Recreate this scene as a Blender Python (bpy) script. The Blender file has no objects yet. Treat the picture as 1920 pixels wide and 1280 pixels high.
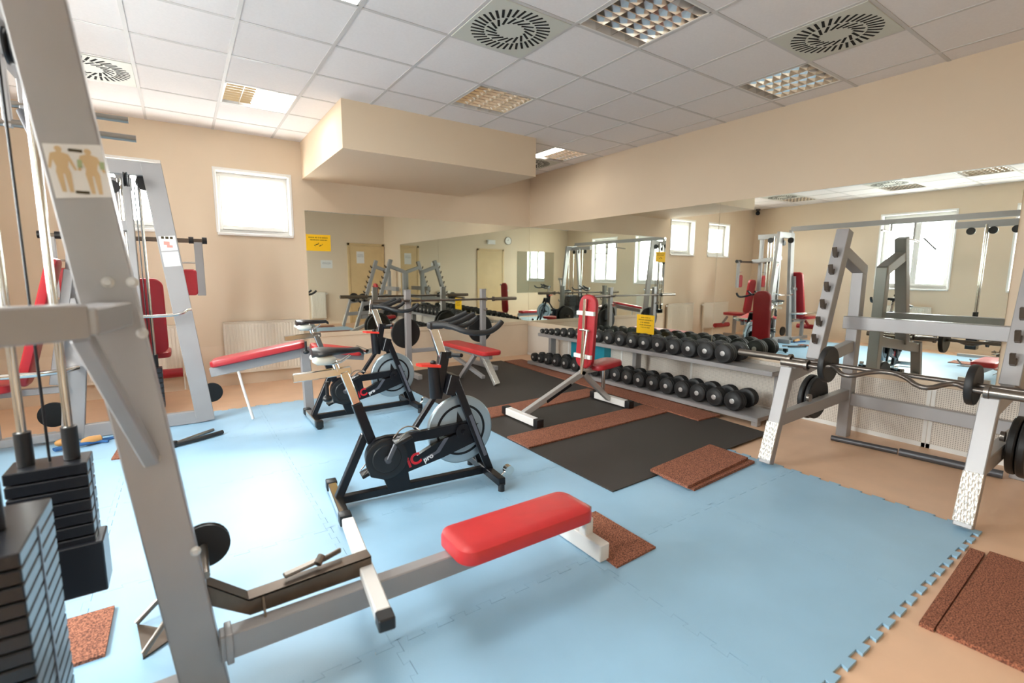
import bpy, bmesh, math, random
from mathutils import Vector, Matrix, Euler
random.seed(7)
PI = math.pi
C = bpy.context.scene.collection
scn = bpy.context.scene

# ------------------------------------------------------------------ camera
CAMZ = 1.34
cam_d = bpy.data.cameras.new('camera'); cam = bpy.data.objects.new('camera', cam_d); C.objects.link(cam)
yaw, pitch, roll = 0.598541, -0.136125, 0.0070507
cy, sy = math.cos(yaw), math.sin(yaw)
fwd = Vector((sy*math.cos(pitch), cy*math.cos(pitch), math.sin(pitch)))
rt = Vector((cy, -sy, 0)); up = rt.cross(fwd)
rt2 = rt*math.cos(roll)+up*math.sin(roll); up2 = -rt*math.sin(roll)+up*math.cos(roll)
cam.matrix_world = Matrix(((rt2.x, up2.x, -fwd.x, 0), (rt2.y, up2.y, -fwd.y, 0), (rt2.z, up2.z, -fwd.z, CAMZ), (0, 0, 0, 1)))
cam_d.sensor_width = 36; cam_d.lens = 905.4/1920*36; cam_d.clip_start = .02; cam_d.clip_end = 100
cam_d.dof.use_dof = True; cam_d.dof.focus_distance = 3.6; cam_d.dof.aperture_fstop = 1.8
scn.camera = cam

# ------------------------------------------------------------------ light and exposure
scn.view_settings.view_transform = 'Standard'; scn.view_settings.look = 'None'
scn.view_settings.exposure = 1.9; scn.view_settings.gamma = 1.0
try: scn.view_settings.use_curve_mapping = False
except Exception: pass
w = bpy.data.worlds.new('overcast_sky'); scn.world = w; w.use_nodes = True
bg = w.node_tree.nodes['Background']; bg.inputs[1].default_value = 15.0
_nt = w.node_tree; _tc = _nt.nodes.new('ShaderNodeTexCoord'); _sp = _nt.nodes.new('ShaderNodeSeparateXYZ'); _cr = _nt.nodes.new('ShaderNodeValToRGB')
_mp = _nt.nodes.new('ShaderNodeMapRange'); _mp.inputs[1].default_value = -.12; _mp.inputs[2].default_value = .10
_nt.links.new(_tc.outputs['Generated'], _sp.inputs[0]); _nt.links.new(_sp.outputs['Z'], _mp.inputs[0]); _nt.links.new(_mp.outputs[0], _cr.inputs[0])
_cr.color_ramp.elements[0].color = (.36, .35, .34, 1); _cr.color_ramp.elements[1].color = (.96, .98, 1.0, 1)
_nt.links.new(_cr.outputs[0], bg.inputs[0])
def portal(loc, rot, sx, sy_):
    d = bpy.data.lights.new('window_portal', 'AREA'); d.shape = 'RECTANGLE'; d.size = sx; d.size_y = sy_
    d.energy = 1; d.cycles.is_portal = True
    o = bpy.data.objects.new('window_portal', d); C.objects.link(o); o.location = loc; o.rotation_euler = rot
WALLX0, WALLX1, WALLY0, WALLY1, CEIL = -1.95, 4.85, -0.35, 6.62, 2.945
WIN_LEFT = [(.98, 2.08, 1.14, 2.56), (2.88, 4.0, 1.14, 2.56)]
WIN_BACK = [(-.89, -.12, 1.81, 2.51), (.41, 1.18, 1.81, 2.51)]
for a, b, z0, z1 in WIN_LEFT: portal((WALLX0-.22, (a+b)/2, (z0+z1)/2), (0, -PI/2, 0), z1-z0, b-a)
for a, b, z0, z1 in WIN_BACK: portal(((a+b)/2, WALLY1+.22, (z0+z1)/2), (-PI/2, 0, 0), b-a, z1-z0)

# ------------------------------------------------------------------ materials
def srgb(r, g, b):
    f = lambda c: (c/255/12.92) if c/255 <= .04045 else ((c/255+.055)/1.055)**2.4
    return (f(r), f(g), f(b), 1)
def mat(name, col, rough=.5, metal=0.0, noise=0.0, nscale=20, bump=0.0, bscale=200, coat=0.0, spec=None, speck=None):
    m = bpy.data.materials.new(name); m.use_nodes = True; nt = m.node_tree; b = nt.nodes['Principled BSDF']
    b.inputs['Base Color'].default_value = col; b.inputs['Roughness'].default_value = rough; b.inputs['Metallic'].default_value = metal
    if coat: b.inputs['Coat Weight'].default_value = coat; b.inputs['Coat Roughness'].default_value = .15
    if spec is not None: b.inputs['Specular IOR Level'].default_value = spec
    tc = nt.nodes.new('ShaderNodeTexCoord')
    if noise or speck:
        n = nt.nodes.new('ShaderNodeTexNoise'); n.inputs['Scale'].default_value = nscale; n.inputs['Detail'].default_value = 5
        nt.links.new(tc.outputs['Object'], n.inputs['Vector'])
        r = nt.nodes.new('ShaderNodeValToRGB')
        if speck:
            r.color_ramp.elements[0].position = .40; r.color_ramp.elements[1].position = .60
            r.color_ramp.elements[0].color = speck; r.color_ramp.elements[1].color = col
        else:
            r.color_ramp.elements[0].position = .3; r.color_ramp.elements[1].position = .7
            r.color_ramp.elements[0].color = tuple(c*(1-noise) for c in col[:3])+(1,)
            r.color_ramp.elements[1].color = tuple(min(1, c*(1+noise)) for c in col[:3])+(1,)
        nt.links.new(n.outputs['Fac'], r.inputs[0]); nt.links.new(r.outputs[0], b.inputs['Base Color'])
    if bump:
        n2 = nt.nodes.new('ShaderNodeTexNoise'); n2.inputs['Scale'].default_value = bscale
        nt.links.new(tc.outputs['Object'], n2.inputs['Vector'])
        bp = nt.nodes.new('ShaderNodeBump'); bp.inputs['Strength'].default_value = bump; bp.inputs['Distance'].default_value = .002
        nt.links.new(n2.outputs['Fac'], bp.inputs['Height']); nt.links.new(bp.outputs[0], b.inputs['Normal'])
    return m
def stripes(m, axis, scale, strength=.5, dist=.002):
    nt = m.node_tree; b = nt.nodes['Principled BSDF']; tc = nt.nodes.new('ShaderNodeTexCoord')
    wv = nt.nodes.new('ShaderNodeTexWave'); wv.bands_direction = axis; wv.inputs['Scale'].default_value = scale
    nt.links.new(tc.outputs['Object'], wv.inputs['Vector'])
    bp = nt.nodes.new('ShaderNodeBump'); bp.inputs['Strength'].default_value = strength; bp.inputs['Distance'].default_value = dist
    nt.links.new(wv.outputs['Fac'], bp.inputs['Height']); nt.links.new(bp.outputs[0], b.inputs['Normal'])
    return m
M = {}
M['wall'] = mat('cream_wall_paint', srgb(223, 203, 178), .75, noise=.015, nscale=1.5, bump=.15, bscale=90)
M['soffit'] = mat('soffit_paint', srgb(226, 205, 178), .8, bump=.1, bscale=90)
M['dado'] = mat('dado_panel_paint', srgb(228, 208, 184), .55, noise=.03, nscale=3)
M['perf'] = mat('perforated_panel', srgb(226, 216, 204), .5)
def perforate(m):
    nt = m.node_tree; b = nt.nodes['Principled BSDF']; tc = nt.nodes.new('ShaderNodeTexCoord')
    v = nt.nodes.new('ShaderNodeTexVoronoi'); v.inputs['Scale'].default_value = 70; v.inputs['Randomness'].default_value = 0
    nt.links.new(tc.outputs['Object'], v.inputs['Vector'])
    r = nt.nodes.new('ShaderNodeValToRGB'); r.color_ramp.elements[0].position = .2; r.color_ramp.elements[1].position = .34
    r.color_ramp.elements[0].color = srgb(150, 140, 132); r.color_ramp.elements[1].color = srgb(228, 219, 208)
    nt.links.new(v.outputs['Distance'], r.inputs[0]); nt.links.new(r.outputs[0], b.inputs['Base Color'])
perforate(M['perf'])
M['ceil'] = mat('ceiling_tile', srgb(236, 231, 230), .9, noise=.02, nscale=60, bump=.3, bscale=300)
M['grid'] = mat('ceiling_grid_white', srgb(206, 202, 200), .5)
M['floor'] = mat('vinyl_floor', srgb(226, 187, 155), .42, noise=.05, nscale=4, spec=.5)
M['foam'] = mat('blue_foam_mat', srgb(150, 190, 217), .40, noise=.05, nscale=2.5, bump=.2, bscale=260, spec=.85)
M['black_rubber'] = stripes(mat('black_ribbed_rubber', srgb(56, 50, 46), .62), 'X', 60, .35)
M['brown'] = mat('brown_rubber_granulate', srgb(176, 112, 84), .85, nscale=190, speck=srgb(84, 46, 34))
M['silver'] = mat('silver_grey_paint', srgb(158, 155, 155), .38, .2, noise=.03, nscale=6)
M['white_metal'] = mat('white_painted_steel', srgb(228, 224, 220), .35)
M['bronze'] = mat('worn_brown_steel', srgb(104, 90, 78), .35, .7, noise=.15, nscale=12)
M['bar'] = mat('worn_bar_steel', srgb(112, 104, 98), .3, .85)
M['chrome'] = mat('chrome', srgb(215, 213, 208), .14, 1.0)
M['satin'] = mat('satin_steel', srgb(196, 194, 192), .32, .45)
M['steel'] = mat('dull_steel', srgb(140, 132, 124), .3, .9)
M['dark_steel'] = mat('dark_steel', srgb(92, 92, 96), .42, .5)
M['black'] = mat('black_powder_coat', srgb(20, 21, 26), .3, spec=.35)
M['rubber'] = mat('black_rubber', srgb(30, 30, 31), .5)
M['plastic'] = mat('black_plastic', srgb(22, 22, 24), .4)
M['stack'] = mat('black_weight_plates', srgb(26, 27, 31), .28)
M['red'] = mat('red_vinyl', srgb(198, 50, 52), .36, noise=.05, nscale=14, bump=.15, bscale=350)
M['darkred'] = mat('dark_red_vinyl', srgb(166, 30, 40), .38, noise=.04, nscale=14, bump=.15, bscale=350)
M['redplastic'] = mat('red_plastic', srgb(214, 52, 40), .3)
M['white'] = mat('white_plastic', srgb(236, 234, 230), .4)
M['radiator'] = mat('radiator_enamel', srgb(232, 222, 206), .35)
M['door'] = mat('beech_door', srgb(214, 184, 138), .5, noise=.05, nscale=5)
M['paper'] = mat('white_paper', srgb(226, 224, 222), .8)
M['yellow'] = mat('yellow_paper', srgb(250, 196, 10), .6)
M['ink'] = mat('black_ink', srgb(60, 48, 20), .8)
M['ink2'] = mat('dark_yellow_ink', srgb(120, 88, 10), .8)
M['teal'] = mat('teal_plastic', srgb(38, 150, 172), .5)
M['fly'] = mat('brushed_flywheel', srgb(176, 192, 200), .34, .75)
M['flyface'] = mat('grey_flywheel_face', srgb(158, 172, 180), .4, .4)
M['decal_red'] = mat('red_decal', srgb(214, 30, 44), .4)
M['decal_grey'] = mat('grey_decal', srgb(96, 98, 108), .4)
M['decal_white'] = mat('white_decal', srgb(235, 235, 235), .4)
M['saddle_side'] = mat('pale_saddle_side', srgb(206, 204, 192), .35)
M['wood'] = mat('turned_wood', srgb(196, 144, 84), .5)
M['blue_rope'] = mat('blue_rope', srgb(48, 96, 150), .8)
M['figure'] = mat('ochre_print', srgb(206, 178, 138), .8)
M['figure_green'] = mat('green_print', srgb(166, 180, 138), .8)
M['slot'] = mat('vent_slot_black', srgb(14, 13, 12), .9)
M['ventplate'] = mat('vent_plate', srgb(206, 206, 196), .5)
M['tread'] = mat('diamond_plate', srgb(222, 220, 214), .3, .6)
def lozenge(m):
    nt = m.node_tree; b = nt.nodes['Principled BSDF']; tc = nt.nodes.new('ShaderNodeTexCoord'); mp = nt.nodes.new('ShaderNodeMapping')
    mp.inputs['Rotation'].default_value = (.6, .5, .4); mp.inputs['Scale'].default_value = (40, 90, 40)
    v = nt.nodes.new('ShaderNodeTexVoronoi'); v.inputs['Scale'].default_value = 1; v.inputs['Randomness'].default_value = .25
    nt.links.new(tc.outputs['Object'], mp.inputs[0]); nt.links.new(mp.outputs[0], v.inputs['Vector'])
    bp = nt.nodes.new('ShaderNodeBump'); bp.inputs['Strength'].default_value = 1.0; bp.inputs['Distance'].default_value = .006
    nt.links.new(v.outputs['Distance'], bp.inputs['Height']); nt.links.new(bp.outputs[0], b.inputs['Normal'])
lozenge(M['tread'])
def mirror_mat():
    m = mat('mirror_glass', (.79, .82, .77, 1), .0, 1.0); return m
M['mirror'] = mirror_mat()
M['louver'] = mat('mirror_louver', (.82, .80, .78, 1), .12, 1.0)
def emit(name, col, s):
    m = bpy.data.materials.new(name); m.use_nodes = True; nt = m.node_tree; b = nt.nodes['Principled BSDF']
    b.inputs['Base Color'].default_value = (0.8, 0.8, 0.8, 1); b.inputs['Emission Color'].default_value = col; b.inputs['Emission Strength'].default_value = s
    return m
M['glow'] = emit('white_glow', (1, .97, .9, 1), 6.0)  # white emission for the bright areas in the ceiling lamps
def glass():
    m = bpy.data.materials.new('window_glass'); m.use_nodes = True; nt = m.node_tree; nt.nodes.clear()
    o = nt.nodes.new('ShaderNodeOutputMaterial'); t = nt.nodes.new('ShaderNodeBsdfTransparent'); g = nt.nodes.new('ShaderNodeBsdfGlossy')
    t.inputs[0].default_value = (.96, .98, .97, 1); g.inputs['Roughness'].default_value = .02
    mx = nt.nodes.new('ShaderNodeMixShader'); mx.inputs[0].default_value = .05
    nt.links.new(t.outputs[0], mx.inputs[1]); nt.links.new(g.outputs[0], mx.inputs[2]); nt.links.new(mx.outputs[0], o.inputs[0])
    return m
M['glass'] = glass()

# ------------------------------------------------------------------ mesh helpers
class MB:
    def __init__(s): s.bm = bmesh.new()
    def _xf(s, vs, mtx):
        for v in vs: v.co = mtx @ v.co
    def box(s, c, d, rot=None, bevel=0, seg=2):
        r = bmesh.ops.create_cube(s.bm, size=1.0); vs = r['verts']
        for v in vs: v.co = Vector((v.co.x*d[0], v.co.y*d[1], v.co.z*d[2]))
        if bevel:
            es = list({e for v in vs for e in v.link_edges})
            rr = bmesh.ops.bevel(s.bm, geom=es, offset=bevel, segments=seg, affect='EDGES', profile=.5, clamp_overlap=True)
            allv = set(rr['verts'])
            for f in rr['faces']: allv.update(f.verts)
            stack = list(allv); 
            while stack:
                v = stack.pop()
                for e in v.link_edges:
                    o = e.other_vert(v)
                    if o not in allv: allv.add(o); stack.append(o)
            vs = list(allv)
        m = Matrix.Translation(Vector(c))
        if rot is not None: m = m @ (rot if isinstance(rot, Matrix) else Euler(rot).to_matrix().to_4x4())
        s._xf(vs, m); return s
    def b2(s, lo, hi, bevel=0):
        return s.box([(lo[i]+hi[i])/2 for i in range(3)], [abs(hi[i]-lo[i]) for i in range(3)], bevel=bevel, seg=1)
    def beam(s, p, q, w, h, side=(0, 1, 0), bevel=.004, ext=0):
        # box tube from p to q; w measured along 'side', h across
        p, q = Vector(p), Vector(q); d = (q-p); L = d.length; d.normalize()
        sd = Vector(side); sd = (sd - d*sd.dot(d)).normalized(); n = d.cross(sd)
        m = Matrix(((d.x, sd.x, n.x, 0), (d.y, sd.y, n.y, 0), (d.z, sd.z, n.z, 0), (0, 0, 0, 1)))
        return s.box((p+q)/2, (L+2*ext, w, h), m, bevel=bevel, seg=1)
    def cyl(s, p, q, r, r2=None, n=24, bevel=0):
        p, q = Vector(p), Vector(q); d = q-p; L = d.length
        m = Matrix.Translation((p+q)/2) @ d.to_track_quat('Z', 'Y').to_matrix().to_4x4()
        bmesh.ops.create_cone(s.bm, cap_ends=True, segments=n, radius1=r, radius2=r if r2 is None else r2, depth=L, matrix=m)
        return s
    def sph(s, c, d, n=16, rot=None):
        m = Matrix.Translation(Vector(c))
        if rot: m = m @ Euler(rot).to_matrix().to_4x4()
        m = m @ Matrix.Diagonal((d[0], d[1], d[2], 1))
        bmesh.ops.create_uvsphere(s.bm, u_segments=n*2, v_segments=n, radius=1, matrix=m); return s
    def lathe(s, c, axis, prof, n=32):
        # prof: list of (along, radius)
        a = Vector(axis).normalized(); mq = a.to_track_quat('Z', 'Y').to_matrix(); rings = []
        for (t, r) in prof:
            rings.append([s.bm.verts.new(Vector(c)+mq @ Vector((max(r, 1e-5)*math.cos(2*PI*k/n), max(r, 1e-5)*math.sin(2*PI*k/n), t))) for k in range(n)])
        for i in range(len(rings)-1):
            for k in range(n):
                s.bm.faces.new((rings[i][k], rings[i][(k+1) % n], rings[i+1][(k+1) % n], rings[i+1][k]))
        s.bm.faces.new(rings[0][::-1]); s.bm.faces.new(rings[-1]); return s
    def tube(s, pts, r, n=12, smooth=0):
        pts = [Vector(p) for p in pts]
        for _ in range(smooth):
            o = [pts[0]]
            for i in range(len(pts)-1):
                a, b = pts[i], pts[i+1]; o += [a*.75+b*.25, a*.25+b*.75]
            o.append(pts[-1]); pts = o
        rings = []; prevn = None
        for i, p in enumerate(pts):
            t = (pts[min(i+1, len(pts)-1)]-pts[max(i-1, 0)]).normalized()
            if prevn is None:
                prevn = t.orthogonal().normalized()
            prevn = (prevn - t*prevn.dot(t)).normalized(); b = t.cross(prevn)
            rings.append([s.bm.verts.new(p+prevn*r*math.cos(2*PI*k/n)+b*r*math.sin(2*PI*k/n)) for k in range(n)])
        for i in range(len(rings)-1):
            for k in range(n): s.bm.faces.new((rings[i][k], rings[i][(k+1) % n], rings[i+1][(k+1) % n], rings[i+1][k]))
        s.bm.faces.new(rings[0][::-1]); s.bm.faces.new(rings[-1]); return s
    def prism(s, pts, vec):
        # pts: 3D polygon, extruded by vec
        v = Vector(vec); a = [s.bm.verts.new(Vector(p)) for p in pts]; b = [s.bm.verts.new(Vector(p)+v) for p in pts]; n = len(a)
        s.bm.faces.new(a); s.bm.faces.new(b[::-1])
        for i in range(n): s.bm.faces.new((a[i], b[i], b[(i+1) % n], a[(i+1) % n]))
        return s
    def pad(s, c, L, W, T, m=None, corner=.05, edge=.018):
        # upholstered pad: rounded rectangle outline, soft edges; L along x, W along y, T along z
        out = []; r = min(corner, W/2-.001, L/2-.001)
        for cx_, cy_, a0 in ((L/2-r, W/2-r, 0), (-L/2+r, W/2-r, PI/2), (-L/2+r, -W/2+r, PI), (L/2-r, -W/2+r, 1.5*PI)):
            for k in range(7):
                a = a0+PI/2*k/6; out.append((cx_, cy_, math.cos(a), math.sin(a)))
        mt = Matrix.Translation(Vector(c)) @ (m if m is not None else Matrix.Identity(4)); rings = []
        layers = [(-T/2, edge*.6), (-T/2+edge*.5, 0), (T/2-edge, 0), (T/2-edge*.35, edge*.25), (T/2-.05*edge, edge*.8), (T/2+edge*.15, edge*2.2)]
        for z, inset in layers:
            rings.append([s.bm.verts.new(mt @ Vector((cx_+(r-inset)*ca, cy_+(r-inset)*sa, z))) for cx_, cy_, ca, sa in out])
        n = len(out)
        for i in range(len(rings)-1):
            for k in range(n): s.bm.faces.new((rings[i][k], rings[i][(k+1) % n], rings[i+1][(k+1) % n], rings[i+1][k]))
        s.bm.faces.new(rings[0][::-1]); s.bm.faces.new(rings[-1]); return s
    def build(s, name, m, parent=None, local=False, smooth=True, label=None):
        me = bpy.data.meshes.new(name); bmesh.ops.recalc_face_normals(s.bm, faces=s.bm.faces)
        if parent is not None and not local:
            root = parent
            while root.parent: root = root.parent
            inv = (Matrix.Translation(root.location) @ root.rotation_euler.to_matrix().to_4x4()).inverted()
            bmesh.ops.transform(s.bm, matrix=inv, verts=s.bm.verts)
        s.bm.to_mesh(me); s.bm.free(); me.materials.append(m)
        if smooth:
            me.polygons.foreach_set('use_smooth', [True]*len(me.polygons))
            try: me.set_sharp_from_angle(angle=math.radians(32))
            except Exception: pass
        o = bpy.data.objects.new(name, me); C.objects.link(o)
        if parent is not None: o.parent = parent
        if label: o['label'] = label
        return o
def frame_m(d, side):
    d = Vector(d).normalized(); sd = Vector(side); sd = (sd-d*sd.dot(d)).normalized(); n = d.cross(sd)
    return Matrix(((d.x, sd.x, n.x, 0), (d.y, sd.y, n.y, 0), (d.z, sd.z, n.z, 0), (0, 0, 0, 1)))
def thing(name, label, cat, loc=(0, 0, 0), rz=0, group=None):
    o = bpy.data.objects.new(name, None); C.objects.link(o); o.location = loc; o.rotation_euler = (0, 0, rz); o.empty_display_size = .1
    o['label'] = label; o['category'] = cat
    if group: o['group'] = group
    return o
def tag(o, label, cat, group=None):
    o['label'] = label; o['category'] = cat
    if group: o['group'] = group
    return o
def struct(o): o['kind'] = 'structure'; return o
def copy_tree(o, parent=None):
    c = o.copy(); C.objects.link(c); c.parent = parent
    for ch in list(o.children): copy_tree(ch, c)
    return c
def text_mesh(body, size, m, name, parent, mtx, extrude=.0005):
    cu = bpy.data.curves.new('lettering', 'FONT'); cu.body = body; cu.size = size; cu.extrude = extrude; cu.offset = size*.03; cu.align_x = 'CENTER'; cu.align_y = 'CENTER'
    tmp = bpy.data.objects.new('lettering', cu); C.objects.link(tmp)
    me = bpy.data.meshes.new_from_object(tmp.evaluated_get(bpy.context.evaluated_depsgraph_get()))
    bpy.data.objects.remove(tmp); me.transform(mtx); me.materials.clear(); me.materials.append(m)
    o = bpy.data.objects.new(name, me); C.objects.link(o); o.parent = parent; return o

# ------------------------------------------------------------------ room shell
struct(MB().b2((WALLX0-.25, WALLY0-.2, -.1), (WALLX1+.2, WALLY1+.25, 0)).build('floor', M['floor']))
def wall_with_holes(name, axis, pos, thick, a0, a1, holes, m):
    b = MB()
    def seg(u0, u1, z0, z1):
        if u1-u0 < 1e-4 or z1-z0 < 1e-4: return
        if axis == 'y': b.b2((u0, min(pos, pos+thick), z0), (u1, max(pos, pos+thick), z1))
        else: b.b2((min(pos, pos+thick), u0, z0), (max(pos, pos+thick), u1, z1))
    u = a0
    for (h0, h1, z0, z1) in sorted(holes):
        seg(u, h0, 0, CEIL+.1); seg(h0, h1, 0, z0); seg(h0, h1, z1, CEIL+.1); u = h1
    seg(u, a1, 0, CEIL+.1)
    return struct(b.build(name, m, smooth=False))
wall_with_holes('wall_back', 'y', WALLY1, .25, WALLX0-.25, WALLX1+.2, WIN_BACK, M['wall'])
wall_with_holes('wall_left', 'x', WALLX0, -.25, WALLY0, WALLY1, WIN_LEFT, M['wall'])
wall_with_holes('wall_right', 'x', WALLX1, .2, WALLY0, WALLY1, [], M['wall'])
wall_with_holes('wall_front', 'y', WALLY0, -.2, WALLX0-.25, WALLX1+.2, [], M['wall'])
# ceiling cells
GX, GY, S = 1.015, 3.1537, .6
LIGHTS = {(2, 1): 0, (2, -2): 0, (5, -2): 0, (-1, 3): 1, (-1, -1): 1, (5, 3): 2, (-3, -2): 0, (-4, 3): 0, (2, -5): 0, (-4, 0): 0}
VENTS = [(1, -1), (4, -3), (-3, 3), (5, 4), (-3, 0)]
cb = MB()
for i in range(-6, 8):
    for j in range(-7, 7):
        if (i, j) in LIGHTS: continue
        x0, y0 = GX+i*S, GY+j*S
        x0c, x1c = max(x0, WALLX0), min(x0+S, WALLX1); y0c, y1c = max(y0, WALLY0), min(y0+S, WALLY1)
        if x1c-x0c < .01 or y1c-y0c < .01: continue
        cb.b2((x0c, y0c, CEIL), (x1c, y1c, CEIL+.02))
struct(cb.build('ceiling', M['ceil'], smooth=False))
struct(MB().b2((WALLX0-.25, WALLY0-.2, CEIL+.2), (WALLX1+.2, WALLY1+.25, CEIL+.3)).build('ceiling', M['slot'], smooth=False))
gb = MB()
for i in range(-5, 8):
    x = GX+i*S
    if WALLX0 < x < WALLX1: gb.b2((x-.012, WALLY0, CEIL-.004), (x+.012, WALLY1, CEIL+.001))
for j in range(-7, 7):
    y = GY+j*S
    if WALLY0 < y < WALLY1: gb.b2((WALLX0, y-.012, CEIL-.0035), (WALLX1, y+.012, CEIL+.001))
struct(gb.build('trim_1', M['grid'], smooth=False))
# dropped soffit box above the back mirror
struct(MB().b2((1.335, 4.78, 2.505), (3.585, WALLY1, CEIL)).build('trim_2', M['soffit'], smooth=False))
# panelled lower wall, ledge under the mirrors
pb = MB().b2((1.34, WALLY1-.015, .0), (WALLX1, WALLY1, .52))
struct(pb.build('trim_3', M['dado'], smooth=False))
struct(MB().b2((WALLX0, WALLY1-.006, 0), (1.34, WALLY1, .49)).build('trim_4', M['dado'], smooth=False))
struct(MB().b2((1.34, WALLY1-.03, .52), (WALLX1, WALLY1, .575), .004).b2((WALLX1-.03, .4, .50), (WALLX1, WALLY1, .57), .004).build('trim_5', M['wall'], smooth=False))
struct(MB().b2((WALLX1-.02, .0, .03), (WALLX1, WALLY1-.02, .50)).build('trim_6', M['perf'], smooth=False))
fb = MB()
for y in (.1, 1.19, 1.22, 2.3, 3.38, 4.46, 5.54): fb.b2((WALLX1-.026, y-.012, .0), (WALLX1-.005, y+.012, .50))
fb.b2((WALLX1-.026, 0, 0), (WALLX1-.005, WALLY1-.02, .035))
struct(fb.build('trim_7', M['white'], smooth=False))
bb = MB().b2((WALLX0, WALLY0, 0), (WALLX0+.012, WALLY1, .07)); struct(bb.build('baseboard_left', M['dado']))
struct(MB().b2((WALLX0, WALLY0, 0), (WALLX1, WALLY0+.012, .07)).build('baseboard_front', M['dado']))

# windows
def window(n, axis, pos, a0, a1, z0, z1, sashes, inward):
    # inward: +1/-1 direction into room along axis
    b = MB(); fr = .045; dp = -inward*.12
    def bx(u0, u1, v0, v1, d0, d1, B=b):
        lo, hi = sorted((pos+d0, pos+d1))
        if axis == 'y': B.b2((u0, lo, v0), (u1, hi, v1), .003)
        else: B.b2((lo, u0, v0), (hi, u1, v1), .003)
    D0, D1 = dp-inward*.06, dp
    bx(a0, a1, z0, z0+fr, D0, D1); bx(a0, a1, z1-fr, z1, D0, D1); bx(a0, a0+fr, z0+fr, z1-fr, D0, D1); bx(a1-fr, a1, z0+fr, z1-fr, D0, D1)
    o = struct(b.build('window_%d' % n, M['white']))
    wd = (a1-a0-2*fr)/sashes
    for k in range(sashes):
        u0 = a0+fr+k*wd; u1 = u0+wd; sb = MB(); f2 = .05
        E0, E1 = dp-inward*.045, dp+inward*.015
        for (p0, p1, q0, q1) in ((u0, u1, z0+fr, z0+fr+f2), (u0, u1, z1-fr-f2, z1-fr), (u0, u0+f2, z0+fr+f2, z1-fr-f2), (u1-f2, u1, z0+fr+f2, z1-fr-f2)): bx(p0, p1, q0, q1, E0, E1, sb)
        so = sb.build('sash', M['white'], o)
        g = MB(); bx(u0+f2, u1-f2, z0+fr+f2, z1-fr-f2, dp-inward*.02, dp-inward*.014, g); g.build('pane', M['glass'], so, smooth=False)
    s = MB(); bx(a0-.02, a1+.02, z0-.03, z0, -inward*.12, inward*.03, s); s.build('window_sill', M['white'], o)
    rv = MB(); 
    for (p0, p1, q0, q1) in ((a0-.03, a1+.03, z1, z1+.03), (a0-.03, a0, z0, z1), (a1, a1+.03, z0, z1)): bx(p0, p1, q0, q1, 0, inward*.012, rv)
    bx(a0+.007, a1-.007, z1-.006, z1, -inward*.119, 0, rv); bx(a0, a0+.006, z0+.001, z1-.001, -inward*.119, 0, rv); bx(a1-.006, a1, z0+.001, z1-.001, -inward*.119, 0, rv)
    rv.build('casing', M['white'], o)
k = 1
for a, b_, z0, z1 in WIN_BACK: window(k, 'y', WALLY1, a, b_, z0, z1, 1, -1); k += 1
for a, b_, z0, z1 in WIN_LEFT: window(k, 'x', WALLX0, a, b_, z0, z1, 2, 1); k += 1

# doors on the wall behind the camera (seen in the mirrors)
def door(n, x0, x1, ztop, leaves):
    y = WALLY0; b = MB()
    b.b2((x0-.06, y, 0), (x0, y+.03, ztop+.06), .003).b2((x1, y, 0), (x1+.06, y+.03, ztop+.06), .003).b2((x0-.06, y, ztop), (x1+.06, y+.03, ztop+.06), .003)
    o = struct(b.build('door_%d' % n, M['door']))
    lf = MB().b2((x0+.003, y+.002, .01), (x1-.003, y+.02, ztop-.003), .002)
    l = lf.build('door_leaf', M['door'], o)
    hx = x1-.07 if n == 1 else x0+.07
    MB().cyl((hx, y+.02, 1.03), (hx, y+.06, 1.03), .012).cyl((hx, y+.06, 1.03), (hx-.11, y+.06, 1.03), .009).box((hx, y+.022, 1.03), (.04, .006, .05)).build('door_handle', M['chrome'], l)
    return o
door(1, 3.86, 4.76, 2.12, 1)
door(2, .85, 1.75, 2.12, 1)

# mirrors
def wall_mirror(lo, hi, label, seamgroup='wall mirrors'):
    o = MB().b2(lo, hi).build('wall_mirror', M['mirror'], smooth=False)
    tag(o, label, 'mirror'); return o
ZM0, ZM1 = .575, 2.13
wall_mirror((1.345, WALLY1-.008, ZM0), (WALLX1-.006, WALLY1, ZM1), 'wide wall mirror on the back wall below the dropped ceiling box')
wall_mirror((WALLX1-.008, 3.155, ZM0), (WALLX1, WALLY1-.01, ZM1), 'long wall mirror on the right wall behind the dumbbell rack')
wall_mirror((WALLX1-.008, .86, ZM0), (WALLX1, 3.15, ZM1), 'wall mirror on the right wall behind the squat rack')
wall_mirror((-1.35, WALLY0, .75), (.24, WALLY0+.008, 2.15), 'wall mirror beside the door, seen only as a strip in the corner reflection')

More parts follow.
